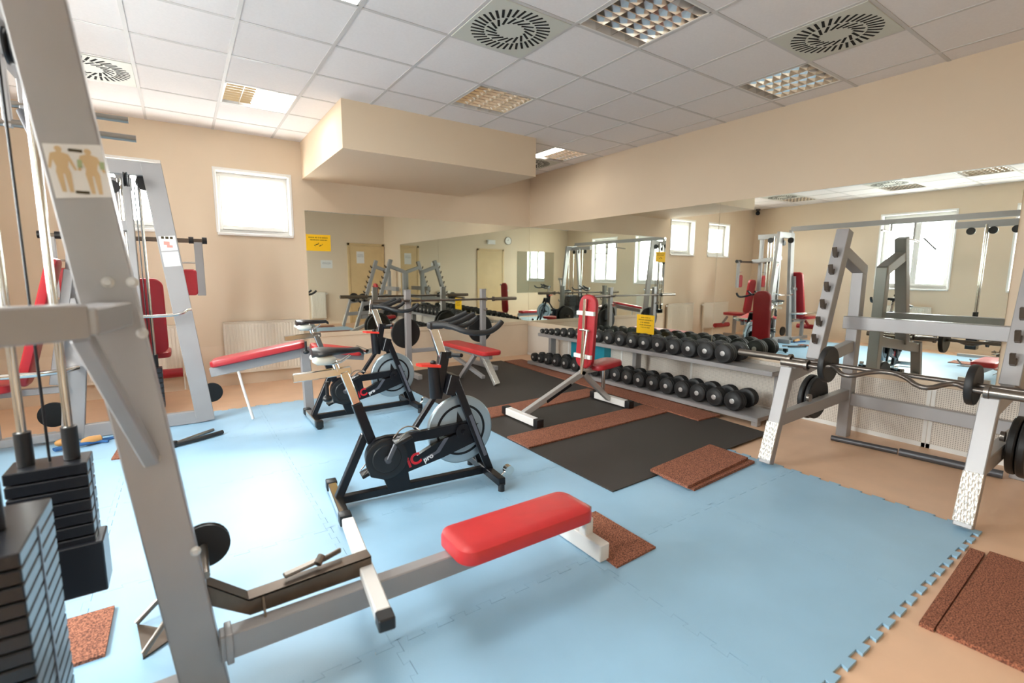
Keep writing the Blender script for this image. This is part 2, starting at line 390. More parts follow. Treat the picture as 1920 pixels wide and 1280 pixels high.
# ceiling lamps and vents
def lamp(i, j, glow):
    x0, y0 = GX+i*S+.012, GY+j*S+.012; L = S-.024; cx, cy_ = x0+L/2, y0+L/2
    n = 'square recessed ceiling lamp with mirror louvre'
    lab = {(2, 1): 'louvred ceiling lamp in front of the dropped ceiling box', (2, -2): 'large louvred ceiling lamp at the top of the picture between two round vents',
           (5, -2): 'louvred ceiling lamp nearest the right wall', (-1, 3): 'square ceiling lamp half bright with reflected sky above the small back window', (-1, -1): 'bright white ceiling lamp cut off by the top edge',
           (5, 3): 'ceiling lamp with one bright strip right of the dropped ceiling box'}.get((i, j), 'louvred ceiling lamp seen only in the mirrors')
    t = thing('ceiling_lamp', lab, 'ceiling light', (cx, cy_, CEIL), 0, 'recessed ceiling lamps')
    f = MB()
    f.b2((x0, y0, CEIL-.004), (x0+L, y0+.012, CEIL+.10)).b2((x0, y0+L-.012, CEIL-.004), (x0+L, y0+L, CEIL+.10)).b2((x0, y0, CEIL-.004), (x0+.012, y0+L, CEIL+.10)).b2((x0+L-.012, y0, CEIL-.004), (x0+L, y0+L, CEIL+.10))
    f.b2((x0, y0, CEIL+.10), (x0+L, y0+L, CEIL+.105))
    f.build('housing', M['white_metal'], t, smooth=False)
    x0 += .012; y0 += .012; L -= .024
    lv = MB()
    for k in range(5):
        xx = x0+L*k/4
        lv.prism([(xx-.002, 0+y0, CEIL), (xx+.002, y0, CEIL), (xx+.008, y0, CEIL+.05), (xx-.008, y0, CEIL+.05)], (0, L, 0))
    for k in range(1, 8):
        yy = y0+L*k/8
        lv.prism([(x0, yy-.0015, CEIL+.002), (x0, yy+.0015, CEIL+.002), (x0, yy+.016, CEIL+.045), (x0, yy-.016, CEIL+.045)], (L, 0, 0))
    lv.build('louvre', M['louver'], t, smooth=False)
    rf = MB()
    for k in range(4):
        xx = x0+L*(k+.5)/4; ww = L/8-.004
        rf.prism([(xx-ww, y0, CEIL+.055), (xx-ww*.5, y0, CEIL+.09), (xx+ww*.5, y0, CEIL+.09), (xx+ww, y0, CEIL+.055), (xx+ww, y0, CEIL+.094), (xx-ww, y0, CEIL+.094)], (0, L, 0))
    rf.build('reflector', M['louver'], t, smooth=False)
    if glow == 1: MB().b2((x0+(.44*L if j == 3 else 0), y0, CEIL-.003), (x0+L, y0+L, CEIL-.001)).build('glow_panel', M['glow'], t, smooth=False)  # added glowing sheet; on the half bright lamp it imitates sky reflected in louvre
    if glow == 2: MB().b2((x0+.02, y0, CEIL-.003), (x0+.15, y0+L, CEIL-.001)).build('glow_panel', M['glow'], t, smooth=False)  # added glowing strip gives this lamp its bright band
    for k in range(4):
        xx = x0+L*(k+.5)/4
        on = (glow == 1 and k >= 2) or (glow == 2 and k == 1)  # tubes above the added panels glow too
        MB().cyl((xx, y0+.01, CEIL+.07), (xx, y0+L-.01, CEIL+.07), .012, n=12).build('tube', M['glow'] if on else M['white'], t)
for (i, j), glow in LIGHTS.items(): lamp(i, j, glow)
def vent(i, j):
    x0, y0 = GX+i*S+.012, GY+j*S+.012; L = S-.024; cx, cy_ = x0+L/2, y0+L/2
    lab = {(1, -1): 'round swirl air vent at top centre beside the large lamp', (4, -3): 'round swirl air vent at top right near the wall', (-3, 3): 'round swirl air vent at top left beside the grey upright',
           (5, 4): 'swirl air vent half hidden by the dropped ceiling box'}.get((i, j), 'swirl air vent seen only in the mirrors')
    t = thing('air_vent', lab, 'air vent', (cx, cy_, CEIL), 0, 'swirl air vents')
    MB().b2((x0, y0, CEIL-.008), (x0+L, y0+L, CEIL-.001), .002).build('face_plate', M['ventplate'], t)
    sl = MB()
    for ring, (r0, r1, n, sk) in enumerate(((.085, .165, 18, .62), (.172, .262, 36, .26))):
        for k in range(n):
            a = 2*PI*k/n+ring*.08
            c0 = Vector((math.cos(a), math.sin(a), 0)); tdir = Vector((-math.sin(a), math.cos(a), 0)); d = (c0*math.cos(sk)+tdir*math.sin(sk))
            mid = Vector((cx, cy_, CEIL-.0083))+c0*((r0+r1)/2)
            sl.box(mid, ((r1-r0)*1.02, .0165, .0012), frame_m(d, Vector((0, 0, 1)).cross(d)))
    sl.build('slots', M['slot'], t, smooth=False)
for v in VENTS: vent(*v)

# ------------------------------------------------------------------ floor coverings
def puzzle_tile(c, r):
    # tile edge .96, toothed edges that interlock with the neighbours
    E = .96; x1 = 3.42-.96*c; x0 = x1-E; y0 = .60+.96*r; y1 = y0+E; g = .00035; pts = []
    nt_ = 16; pit = E/nt_; dep = .024
    def edge(a, b, out, phase):
        a, b, out = Vector(a), Vector(b), Vector(out); d = (b-a)/nt_; res = []
        for k in range(nt_):
            s0 = a+d*k; on = (k % 2 == phase); nrm = out*dep if on else -out*0
            fl = d*.12 if on else d*0
            if on: res += [s0+d*.06, s0-fl*.6+nrm, s0+d+fl*.6+nrm, s0+d-d*.06]
        return res
    # outward teeth on right and bottom in phase 0, on left/top in phase 1
    P = []
    def corner(x, y): P.append(Vector((x, y, 0)))
    corner(x0+g, y0+g); P.extend(edge((x0+g, y0+g, 0), (x1-g, y0+g, 0), (0, -1, 0), 1))
    corner(x1-g, y0+g); P.extend(edge((x1-g, y0+g, 0), (x1-g, y1-g, 0), (1, 0, 0), 1))
    corner(x1-g, y1-g)
    # receiving sides: notches
    def notch(a, b, inn, phase):
        a, b, inn = Vector(a), Vector(b), Vector(inn); d = (b-a)/nt_; res = []
        for k in range(nt_):
            s0 = a+d*k
            if k % 2 == phase: res += [s0+d*.04, s0-d*.09+inn*(dep+.001), s0+d*1.09+inn*(dep+.001), s0+d*.96]
        return res
    P.extend(notch((x1-g, y1-g, 0), (x0+g, y1-g, 0), (0, -1, 0), 0)); corner(x0+g, y1-g)
    P.extend(notch((x0+g, y1-g, 0), (x0+g, y0+g, 0), (1, 0, 0), 0))
    o = MB().prism([p+Vector((0, 0, .0005)) for p in P], (0, 0, .0115)).build('foam_mat', M['foam'], smooth=False)
    return o
PL = {(0, 0): 'blue foam puzzle mat at the front right corner under the near squat rack foot', (0, 1): 'blue foam puzzle mat on the right edge, under the far foot of the squat rack',
      (1, 0): 'blue foam puzzle mat with toothed edge at bottom centre right', (1, 1): 'blue foam puzzle mat right of the low bench foot', (2, 1): 'blue foam puzzle mat under the red low bench seat'}
colw = ['rightmost', 'second from right', 'middle', 'second from left', 'leftmost']; roww = ['nearest', 'second nearest', 'middle', 'second farthest', 'farthest']
for c in range(5):
    for r in range(5):
        if c == 0 and r > 1: continue
        o = puzzle_tile(c, r)
        tag(o, PL.get((c, r), 'blue foam puzzle mat, %s column, %s row of the mats' % (colw[c], roww[r])), 'floor mat', 'blue foam puzzle mats')
FZ = .0125
def slab(name, quad, z, t, m, label, cat='floor mat', group=None):
    o = MB().prism([(x, y, z) for x, y in quad], (0, 0, t)).build(name, m, smooth=False); tag(o, label, cat, group); return o
slab('rubber_mat', [(2.12, 1.99), (4.06, 2.05), (4.12, 2.94), (2.12, 2.90)], FZ, .008, M['black_rubber'], 'large black ribbed rubber mat nearest the camera', group='black rubber mats')
slab('rubber_mat', [(2.12, 2.905), (3.95, 2.945), (3.95, 4.03), (2.12, 3.96)], FZ, .008, M['black_rubber'], 'black rubber mat under the upright red backrest bench', group='black rubber mats')
slab('rubber_mat', [(2.12, 3.965), (3.98, 4.04), (4.05, 6.24), (2.12, 6.20)], FZ, .008, M['black_rubber'], 'farthest black rubber mat under the flat bench foot', group='black rubber mats')
BZ = FZ+.0085
slab('rubber_strip', [(2.12, 2.87), (3.84, 2.93), (3.84, 3.23), (2.12, 3.17)], BZ, .012, M['brown'], 'brown rubber strip between the large black mat and the bench with upright backrest', group='brown rubber strips')
slab('rubber_strip', [(2.12, 3.69), (3.84, 3.80), (3.86, 4.08), (2.12, 3.97)], BZ, .012, M['brown'], 'brown rubber strip crossing behind the bench with upright backrest', group='brown rubber strips')
slab('rubber_strip', [(3.85, 2.59), (4.17, 2.58), (4.27, 4.36), (3.95, 4.37)], BZ, .012, M['brown'], 'brown rubber strip along the near half of the dumbbell rack', group='brown rubber strips')
slab('rubber_strip', [(3.952, 4.375), (4.272, 4.365), (4.36, 6.12), (4.04, 6.13)], BZ, .012, M['brown'], 'brown rubber strip along the far half of the dumbbell rack', group='brown rubber strips')
slab('rubber_tile', [(2.56, 1.72), (3.32, 1.76), (3.30, 1.98), (2.56, 1.965)], FZ, .018, M['brown'], 'brown rubber tile, lower one of the pair beside the squat rack foot', group='brown rubber tiles')
slab('rubber_tile', [(2.52, 1.74), (3.30, 1.80), (3.32, 2.12), (2.54, 2.05)], FZ+.0185, .018, M['brown'], 'brown rubber tile, upper one of the pair beside the squat rack foot', group='brown rubber tiles')
slab('rubber_tile', [(1.56, 1.42), (1.84, 1.43), (1.85, 1.86), (1.59, 1.86)], FZ, .01, M['brown'], 'brown rubber tile behind the foot of the red low bench', group='brown rubber tiles')
slab('rubber_tile', [(2.30, .20), (3.20, .24), (3.18, .50), (2.29, .47)], .0005, .02, M['brown'], 'dark brown rubber tile on bare floor at far right, nearer of the two', group='brown rubber tiles')
slab('rubber_tile', [(2.28, .475), (3.15, .51), (3.15, .565), (2.28, .52)], .0005, .016, M['brown'], 'narrow dark brown rubber tile on bare floor at far right, beside the mat teeth', group='brown rubber tiles')
slab('rubber_tile', [(-.62, 2.05), (-.31, 2.05), (-.31, 2.35), (-.62, 2.35)], FZ, .012, M['brown'], 'brown rubber tile beside the weight stack at lower left', group='brown rubber tiles')
slab('rubber_tile', [(-.50, 4.33), (-.30, 4.31), (-.31, 4.63), (-.48, 4.63)], FZ, .012, M['brown'], 'small brown rubber tile on the blue mats behind the grey upright', group='brown rubber tiles')
slab('rubber_tile', [(-.26, 1.73), (-.08, 1.70), (-.08, 1.76), (-.24, 1.84)], FZ, .01, M['brown'], 'brown rubber scrap at the foot of the grey upright', group='brown rubber tiles')

# ------------------------------------------------------------------ radiators
def radiator(x0, x1, y, z0, z1, label, axis='x', inward=-1):
    loc = ((x0+x1)/2, y, 0) if axis == 'x' else (y, (x0+x1)/2, 0)
    t = thing('radiator', label, 'radiator', loc, 0, 'wall radiators')
    def bx(B, u0, u1, d0, d1, v0, v1, bev=.002):
        lo, hi = sorted((y+inward*d0, y+inward*d1))
        if axis == 'x': B.b2((u0, lo, v0), (u1, hi, v1), bev)
        else: B.b2((lo, u0, v0), (hi, u1, v1), bev)
    b = MB(); bx(b, x0, x1, .03, .075, z0, z1, .006)
    n = max(4, int((x1-x0)/.036)); st = (x1-x0-.04)/n
    for k in range(n):
        u = x0+.02+st*(k+.5); bx(b, u-st*.33, u+st*.33, .07, .083, z0+.03, z1-.03, .004)
    bx(b, x0, x1, .028, .088, z1-.01, z1, .003)
    b.build('panel', M['radiator'], t)
    v = MB(); bx(v, x1, x1+.05, .04, .065, z1-.06, z1-.035, .004); v.build('valve', M['white'], t)
    w2 = MB()
    for u in (x0+.06, x1-.06): bx(w2, u-.01, u+.01, .001, .035, z0+.1, z0+.16)
    w2.build('bracket', M['radiator'], t)
    pp = MB(); bx(pp, x1-.05, x1-.035, .045, .06, .02, z0, .003); pp.build('pipe', M['white'], t)
radiator(.37, 1.25, WALLY1, .15, .77, 'wide cream radiator below the small window on the back wall')
radiator(-.95, -.0, WALLY1, .17, .76, 'cream radiator behind the cable machine on the back wall')
radiator(3.05, 3.75, WALLX0, .17, .80, 'cream radiator below the left wall window, seen in the mirror', 'y', 1)
radiator(2.80, 3.18, WALLY0, .16, .86, 'narrow white radiator seen in the left part of the back mirror', 'x', 1)

# ------------------------------------------------------------------ signs and papers
def sign(name, c, wx, hz, axis, label, m, cat='sign'):
    # axis: normal direction into the room
    n = Vector(axis); side = Vector((0, 0, 1)).cross(n)
    t = thing(name, label, cat, c)
    mm = frame_m(side, Vector((0, 0, 1)))
    MB().box(Vector(c), (wx, hz, .0012), mm).build('sheet', m, t, smooth=False)
    return t, side, n
def marks(t, c, side, n, rows, m):
    b = MB(); c = Vector(c)
    for (v, u0, u1, h) in rows:
        u = u0
        while u < u1:
            wdt = random.choice((.008, .011, .014)); b.box(c+side*(u+wdt/2)+Vector((0, 0, v))+n*.0012, (wdt*.8, h, .0006), frame_m(side, Vector((0, 0, 1)))); u += wdt+.003
            if random.random() < .14: u += .008
    b.build('printed_lines', m, t, smooth=False)
c = (1.495, WALLY1-.0092, 1.735); t, sd, n = sign('notice_sign', c, .30, .205, (0, -1, 0), 'yellow notice with two lines and a small drawing on the back mirror', M['yellow'])
marks(t, c, sd, n, [(.065, -.12, .11, .014), (.035, -.10, .10, .014)], M['ink2'])
b = MB()
for k, (u, v, r1, r2, a) in enumerate(((-.02, -.02, .035, .012, .3), (.02, -.035, .03, .010, .5), (-.045, -.035, .02, .008, -.4), (.0, -.005, .012, .008, 0), (.045, -.02, .022, .005, 1.0))):
    b.box(Vector(c)+sd*u+Vector((0, 0, v))+n*.0012, (r1, r2, .0006), frame_m(sd*math.cos(a)+Vector((0, 0, 1))*math.sin(a), Vector((0, 0, 1))))
b.build('small_drawing', M['ink'], t, smooth=False)
c = (WALLX1-.0092, 4.095, .735); t, sd, n = sign('notice_sign', c, .28, .24, (-1, 0, 0), 'yellow notice with five lines behind the dumbbells on the right mirror', M['yellow'])
marks(t, c, sd, n, [(.085, -.07, .07, .012), (.055, -.11, .11, .014), (.022, -.08, .07, .014), (-.01, -.09, .09, .014), (-.04, -.07, .07, .012)], M['ink2'])
c = (3.25, WALLY0+.002, 1.60); t, sd, n = sign('paper_sheet', c, .30, .21, (0, 1, 0), 'white paper sheet on the wall, seen in the back mirror below the yellow notice', M['paper'], 'paper'); marks(t, c, sd, n, [(.04, -.1, .1, .01), (.01, -.11, .1, .01)], M['decal_grey'])
c = (4.15, WALLY0+.022, 1.80); t, sd, n = sign('paper_sheet', c, .21, .32, (0, 1, 0), 'white paper on the door seen in the back mirror', M['paper'], 'paper'); marks(t, c, sd, n, [(.08, -.08, .07, .01), (.05, -.08, .08, .01), (.02, -.08, .08, .01)], M['decal_grey'])
# clock and emergency light over the second door
t = thing('wall_clock', 'round white wall clock seen in the mirror above the closed door', 'clock', (.62, WALLY0, 2.47))
MB().lathe((.62, WALLY0+.001, 2.47), (0, 1, 0), [(0, .13), (.03, .13), (.03, .115), (.02, .113)]).build('case', M['steel'], t)
MB().lathe((.62, WALLY0+.001, 2.47), (0, 1, 0), [(.021, .112), (.023, .112)]).build('dial', M['white'], t)
MB().box((.62, WALLY0+.026, 2.50), (.008, .002, .07)).box((.645, WALLY0+.026, 2.47), (.055, .002, .008)).build('hand', M['ink'], t)
t = thing('emergency_light', 'white box shaped emergency light seen in the mirror above the door', 'emergency light', (1.3, WALLY0, 2.40))
MB().b2((1.15, WALLY0+.001, 2.33), (1.45, WALLY0+.07, 2.47), .01).build('housing', M['white'], t)
MB().b2((1.17, WALLY0+.07, 2.345), (1.43, WALLY0+.075, 2.455), .002).build('diffuser', M['paper'], t)
t = thing('security_camera', 'small dark camera in the room corner, seen in the right mirror', 'camera', (-1.84, 6.50, 2.78))
MB().lathe((-1.84, 6.50, 2.945), (0, 0, -1), [(0, .05), (.03, .05), (.04, .03), (.07, .03)]).build('mount', M['dark_steel'], t)
MB().sph((-1.84, 6.50, 2.85), (.05, .05, .05)).build('dome', M['black'], t)

# ------------------------------------------------------------------ dumbbells and rack
t = thing('dumbbell_rack', 'long two tier silver dumbbell rack along the right wall', 'weight rack', (4.5, 4.0, 0))
for nm, x0, x1, z in (('upper_shelf', 4.37, 4.69, .488), ('lower_shelf', 4.18, 4.56, .088)):
    b = MB().b2((x0, 2.22, z-.006), (x1, 5.72, z-.001))
    b.b2((x0, 2.22, z-.045), (x0+.02, 5.72, z), .003).b2((x1-.02, 2.22, z-.045), (x1, 5.72, z), .003).build(nm, M['silver'], t)
for y in (2.26, 4.0, 5.66):
    MB().beam((4.60, y, 0), (4.60, y, .485), .06, .10).beam((4.22, y, .063), (4.60, y, .063), .05, .05).beam((4.42, y, .455), (4.68, y, .455), .05, .04).build('leg', M['silver'], t)
    MB().b2((4.20, y-.03, 0 if y < 3 else BZ+.0125), (4.26, y+.03, .06), .004).build('foot', M['silver'], t)
def make_dumbbell():
    t = thing('dumbbell', 'x', 'dumbbell', (0, 0, 0))
    R, W, G = 1.0, .62, .62     # unit: head radius 1, head width, half grip
    for s_ in (-1, 1):
        a = s_*G; prof = [(0, .62), (.02, .9), (.06, 1.0), (.2, 1.0), (.23, .95), (.26, 1.0), (.42, 1.0), (.45, .95), (.48, .98), (.58, .96), (.62, .88)]
        h = MB().lathe((a, 0, 0), (s_, 0, 0), [(p*1.7, r) for p, r in prof]+[(1.05, .62), (1.09, .55)], 28).build('weight_head', M['rubber'], t, local=True)
        MB().lathe((a+s_*1.08, 0, 0), (s_, 0, 0), [(0, .26), (.05, .26), (.07, .2)], 16).build('end_cap', M['satin'], h, local=True)
    MB().lathe((-G, 0, 0), (1, 0, 0), [(0, .16), (.2, .17), (G, .2), (2*G-.2, .17), (2*G, .16)], 14).build('handle', M['steel'], t, local=True)
    return t
proto = make_dumbbell(); first = [True]
def place_db(x, y, z, r, label, group):
    o = proto if first[0] else copy_tree(proto); first[0] = False
    o.scale = (r, r, r); o.location = (x+1.74*r, y, z+r); o['label'] = label; o['group'] = group; return o
top = [(5.66, .034), (5.56, .038), (5.45, .045), (5.32, .052), (5.18, .058), (5.03, .062), (4.86, .068), (4.68, .070), (4.50, .078), (4.31, .078), (4.11, .082), (3.92, .082), (3.73, .085), (3.53, .088), (3.33, .090), (3.13, .094), (2.93, .096), (2.73, .098)]
bot = [(5.62, .062), (5.47, .066), (5.31, .070), (5.12, .078), (4.92, .080), (4.72, .082), (4.53, .082), (4.35, .082), (4.17, .083), (3.99, .084), (3.81, .085), (3.63, .086), (3.44, .088), (3.25, .090), (3.06, .090), (2.87, .092), (2.68, .092), (2.49, .093)]
ordw = ['leftmost', 'second from left', 'third from left', 'fourth from left', 'fifth from left', 'sixth from left', 'seventh from left', 'eighth from left', 'ninth from left', 'ninth from right', 'eighth from right', 'seventh from right', 'sixth from right', 'fifth from right', 'fourth from right', 'third from right', 'second from right', 'rightmost']
for row, nm, x, z in ((top, 'upper', 4.385, .488), (bot, 'lower', 4.205, .088)):
    for k, (y, r) in enumerate(row):
        sz = 'small' if r < .06 else ('medium' if r < .084 else 'large')
        place_db(x, y, z, r, '%s black dumbbell, %s on the %s rack shelf' % (sz, ordw[k], nm), 'dumbbells on the %s shelf' % nm)
t = thing('storage_bin', 'teal plastic bin behind the dumbbell rack near the corner', 'bin', (4.74, 5.0, 0))
MB().prism([(4.70, 4.66, 0), (4.825, 4.66, 0), (4.825, 5.34, 0), (4.70, 5.34, 0)], (0, 0, .42)).build('tub', M['teal'], t)
MB().b2((4.69, 4.64, .42), (4.83, 5.36, .45), .006).build('lid', M['teal'], t)

# ------------------------------------------------------------------ weight plate, barbells
def plate(B, c, axis, R, T):
    B.lathe(Vector(c)-Vector(axis)*T/2, axis, [(0, R*.3), (0, R*.86), (-.001, R*.9), (0, R*.97), (T*.2, R), (T*.8, R), (T, R*.97), (T+.001, R*.9), (T*.8, R*.86), (T*.8, R*.34), (T, R*.3)], 40)
    return B
def barbell(label, x, y, z, axis, L, plates, ez=False, r=.014):
    ax = Vector(axis).normalized(); cpt = Vector((x, y, z)); sl = .40 if not ez else .18
    t = thing('barbell' if not ez else 'curl_bar', label, 'barbell', (x, y, z))
    if not ez: MB().cyl(cpt-ax*(L/2-sl), cpt+ax*(L/2-sl), r, n=14).build('shaft', M['bar'], t)
    else:
        sd_ = Vector((1, 0, 0)); g = L/2-sl; prof = [(-1, 0), (-.85, 0), (-.68, .035), (-.45, -.06), (-.15, .04), (0.15, .04), (.45, -.06), (.68, .035), (.85, 0), (1, 0)]
        MB().tube([cpt+ax*(u*g)+sd_*v+Vector((0, 0, v*.6)) for u, v in prof], .0145, 12, 2).build('shaft', M['bar'], t)
    for s_ in (-1, 1):
        a = cpt+ax*s_*(L/2-sl); e = cpt+ax*s_*(L/2)
        MB().cyl(a, e, .025, n=18).cyl(a, a+ax*s_*.02, .036, n=18).build('sleeve', M['steel'], t)
    for u, R, T in plates:
        pc = cpt+ax*u
        pt = plate(MB(), pc, ax, R, T).build('weight_plate', M['rubber'], t)
    return t

# ------------------------------------------------------------------ bench press station by the back mirror
t = thing('bench_press', 'flat red bench press station in front of the back mirror', 'weight bench', (2.98, 5.5, 0))
MB().pad((2.98, 5.32, .425), 1.12, .27, .055, frame_m((0, 1, 0), (1, 0, 0)), .06).build('bench_pad', M['red'], t)
MB().beam((2.98, 4.82, .372), (2.98, 5.97, .372), .06, .05, (1, 0, 0)).beam((2.98, 4.98, .10), (2.98, 5.97, .30), .05, .04, (1, 0, 0)).build('spine', M['silver'], t)
MB().beam((3.0, 5.0, .36), (3.06, 4.80, .036), .075, .05, (1, 0, 0)).build('front_leg', M['tread'], t, label='bench leg covered in diamond plate')
MB().beam((2.96, 5.15, .36), (2.90, 5.42, .038), .05, .05, (1, 0, 0)).build('rear_leg', M['silver'], t)
for s_ in (-1, 1):
    x = 2.99+s_*.57
    MB().beam((x, 5.97, .026), (x, 5.97, 1.14), .075, .06, (1, 0, 0)).b2((x-.04, 5.93, 1.138), (x+.04, 6.01, 1.146), .001).build('upright', M['silver'], t)
    MB().tube([(x, 5.93, .99), (x, 5.86, .985), (x, 5.85, 1.03)], .011, 10, 1).tube([(x, 5.93, .85), (x, 5.87, .845), (x, 5.86, .88)], .011, 10, 1).build('bar_hook', M['steel'], t)
    MB().beam((x, 5.60, .052), (x, 6.30, .052), .06, .06, (1, 0, 0)).build('foot', M['silver'], t)
    MB().cyl((x, 6.0, .57), (x, 6.20, .57), .022, n=14).build('plate_peg', M['steel'], t)
MB().beam((2.42, 5.97, .34), (3.56, 5.97, .34), .05, .05, (0, 1, 0)).build('crossbar', M['silver'], t)
for s_ in (-1, 1):
    for kk in range(2):
        x = 2.99+s_*.57; o = plate(MB(), (x, 6.055+kk*.05, .57), (0, 1, 0), .20-.02*kk, .038).build('weight_plate', M['rubber'])
        tag(o, '%s large black plate stored on the %s upright of the bench press' % (('front', 'rear')[kk], ('left', 'right')[s_ > 0]), 'weight plate', 'plates stored on the bench press')
barbell('straight barbell without plates resting on the bench press uprights', 3.0, 5.885, 1.005, (1, 0, 0), 2.15, [])

# ------------------------------------------------------------------ adjustable bench with upright back
t = thing('adjustable_bench', 'adjustable bench with tall red backrest set upright in front of the dumbbells', 'weight bench', (3.1, 3.47, 0))
Z0 = .034
tilt = frame_m((.04, 0, 1), (0, 1, 0))
MB().pad((3.255, 3.47, .80), .72, .23, .055, frame_m((.06, 0, 1), (0, -1, 0)), .10).build('backrest', M['darkred'], t)
MB().pad((3.49, 3.47, .455), .36, .26, .055, frame_m((1, 0, .10), (0, 1, 0)), .08).build('seat', M['darkred'], t)
lb = MB()
for z in (.56, .98): lb.box((3.222+(z-.8)*.06, 3.47, z), (.03, .235, .04), bevel=.002)
lb.build('label_band', M['white'], t)
MB().beam((3.20, 3.47, .40), (3.22, 3.47, 1.12), .035, .025).build('back_support', M['chrome'], t)
MB().cyl((3.13, 3.40, .40), (3.19, 3.40, .82), .012, n=12).cyl((3.19, 3.38, .82), (3.19, 3.50, .82), .01, n=12).build('adjusting_strut', M['chrome'], t)
MB().beam((2.50, 3.47, .09), (3.22, 3.47, .40), .05, .055).build('main_beam', M['satin'], t)
MB().beam((2.75, 3.446, .17), (3.05, 3.446, .30), .012, .03).build('height_slot', M['black'], t)
MB().beam((3.20, 3.47, .40), (3.58, 3.47, .08), .05, .05).beam((3.18, 3.47, .40), (3.58, 3.47, .425), .05, .04).build('front_leg', M['satin'], t)
MB().cyl((3.50, 3.47, .42), (3.50, 3.47, .16), .02, n=14).build('seat_post', M['chrome'], t)
for x, nm in ((2.48, 'rear_foot'), (3.62, 'front_foot')):
    f = MB().beam((x, 3.25, Z0+.035), (x, 3.69, Z0+.035), .065, .065, (1, 0, 0)).build(nm, M['white_metal'], t)
    for y in (3.22, 3.72): MB().box((x, y, Z0+.037), (.075, .06, .074), bevel=.006).build('end_cap', M['plastic'], f)

# ------------------------------------------------------------------ squat rack
t = thing('squat_rack', 'tall silver squat rack with splayed front posts and bar hooks at right', 'weight rack', (4.1, 1.2, 0))
for y, nm in ((1.70, 'far'), (.64, 'near')):
    S1 = M['silver']
    MB().beam((3.36, y, .026), (3.56, y, .70), .08, .062, (0, 1, 0)).build('front_post', S1, t)
    MB().beam((3.332, y, .06), (3.412, y, .32), .084, .012, (0, 1, 0), bevel=.001).build('tread_plate', M['tread'], t, label='bright diamond plate guard on the front foot')
    MB().beam((3.56, y, .64), (4.55, y, .78), .06, .09, (0, 1, 0)).build('upper_arm', S1, t)
    MB().beam((3.46, y, .33), (4.58, y, .37), .06, .09, (0, 1, 0)).build('lower_arm', S1, t)
    MB().beam((3.95, y, .72), (4.26, y, 1.70), .09, .085, (0, 1, 0)).build('hook_post', S1, t)
    MB().beam((4.20, y, 1.55), (4.62, y, 1.40), .086, .085, (0, 1, 0)).build('top_joint', S1, t)
    MB().beam((4.60, y, .0), (4.60, y, 1.43), .082, .085, (0, 1, 0)).build('rear_post', S1, t)
    for k in range(6):
        z = .86+k*.13; xx = 3.95+(z-.72)*.316-.045
        hk = MB(); hk.prism([(xx+.02, y-.012, z-.03), (xx-.04, y-.012, z-.005), (xx-.06, y-.012, z+.055), (xx-.035, y-.012, z+.06), (xx-.02, y-.012, z+.02), (xx+.03, y-.012, z+.03)], (0, .024, 0)); hk.build('bar_hook', M['bronze'], t)
    MB().cyl((3.90, y, .43), (3.90, y-.02, .43), .03, n=16).build('bolt_plate', M['steel'], t)
MB().beam((4.42, .64, .985), (4.42, 1.70, .985), .09, .10, (1, 0, 0)).build('upper_crossbar', M['silver'], t)
MB().beam((4.60, .64, .33), (4.60, 1.70, .33), .06, .10, (1, 0, 0)).build('lower_crossbar', M['silver'], t)
for x0, y0, s_ in ((4.18, 1.70, 1), (3.96, .64, -1)):
    MB().cyl((x0, y0, .38), (x0, y0+s_*.17, .38), .02, n=14).build('plate_peg', M['steel'], t)
for x0, y0, w_, s_ in ((4.18, 1.76, 'far', 1), (3.96, .58, 'near', -1)):
    for kk in range(2):
        o = plate(MB(), (x0, y0+s_*kk*.045, .38), (0, 1, 0), .172+.008*kk, .036).build('weight_plate', M['rubber'])
        tag(o, '%s black plate hanging low on the %s side of the squat rack' % (('inner', 'outer')[kk], w_), 'weight plate', 'plates stored on the squat rack')
barbell('long straight barbell with one plate near each end on the squat rack front posts', 3.625, 1.02, .752, (0, 1, 0), 2.18, [(.45, .125, .035), (-.29, .115, .035)])
barbell('wavy curl bar lying beside the long barbell on the squat rack', 3.535, 1.11, .738, (0, 1, 0), 1.25, [], ez=True)
t = thing('steel_tube', 'longer dark grey tube lying on the floor under the squat rack', 'tube', (4.4, 1.4, .02), 0, 'loose tubes on the floor')
MB().cyl((4.38, 1.70, .022), (4.45, 1.27, .022), .022, n=18).build('tube_body', M['dark_steel'], t)
t = thing('steel_tube', 'thicker dark grey tube lying end to end under the squat rack', 'tube', (4.45, .95, .02), 0, 'loose tubes on the floor')
MB().cyl((4.44, 1.255, .028), (4.50, .70, .028), .028, n=18).build('tube_body', M['dark_steel'], t)

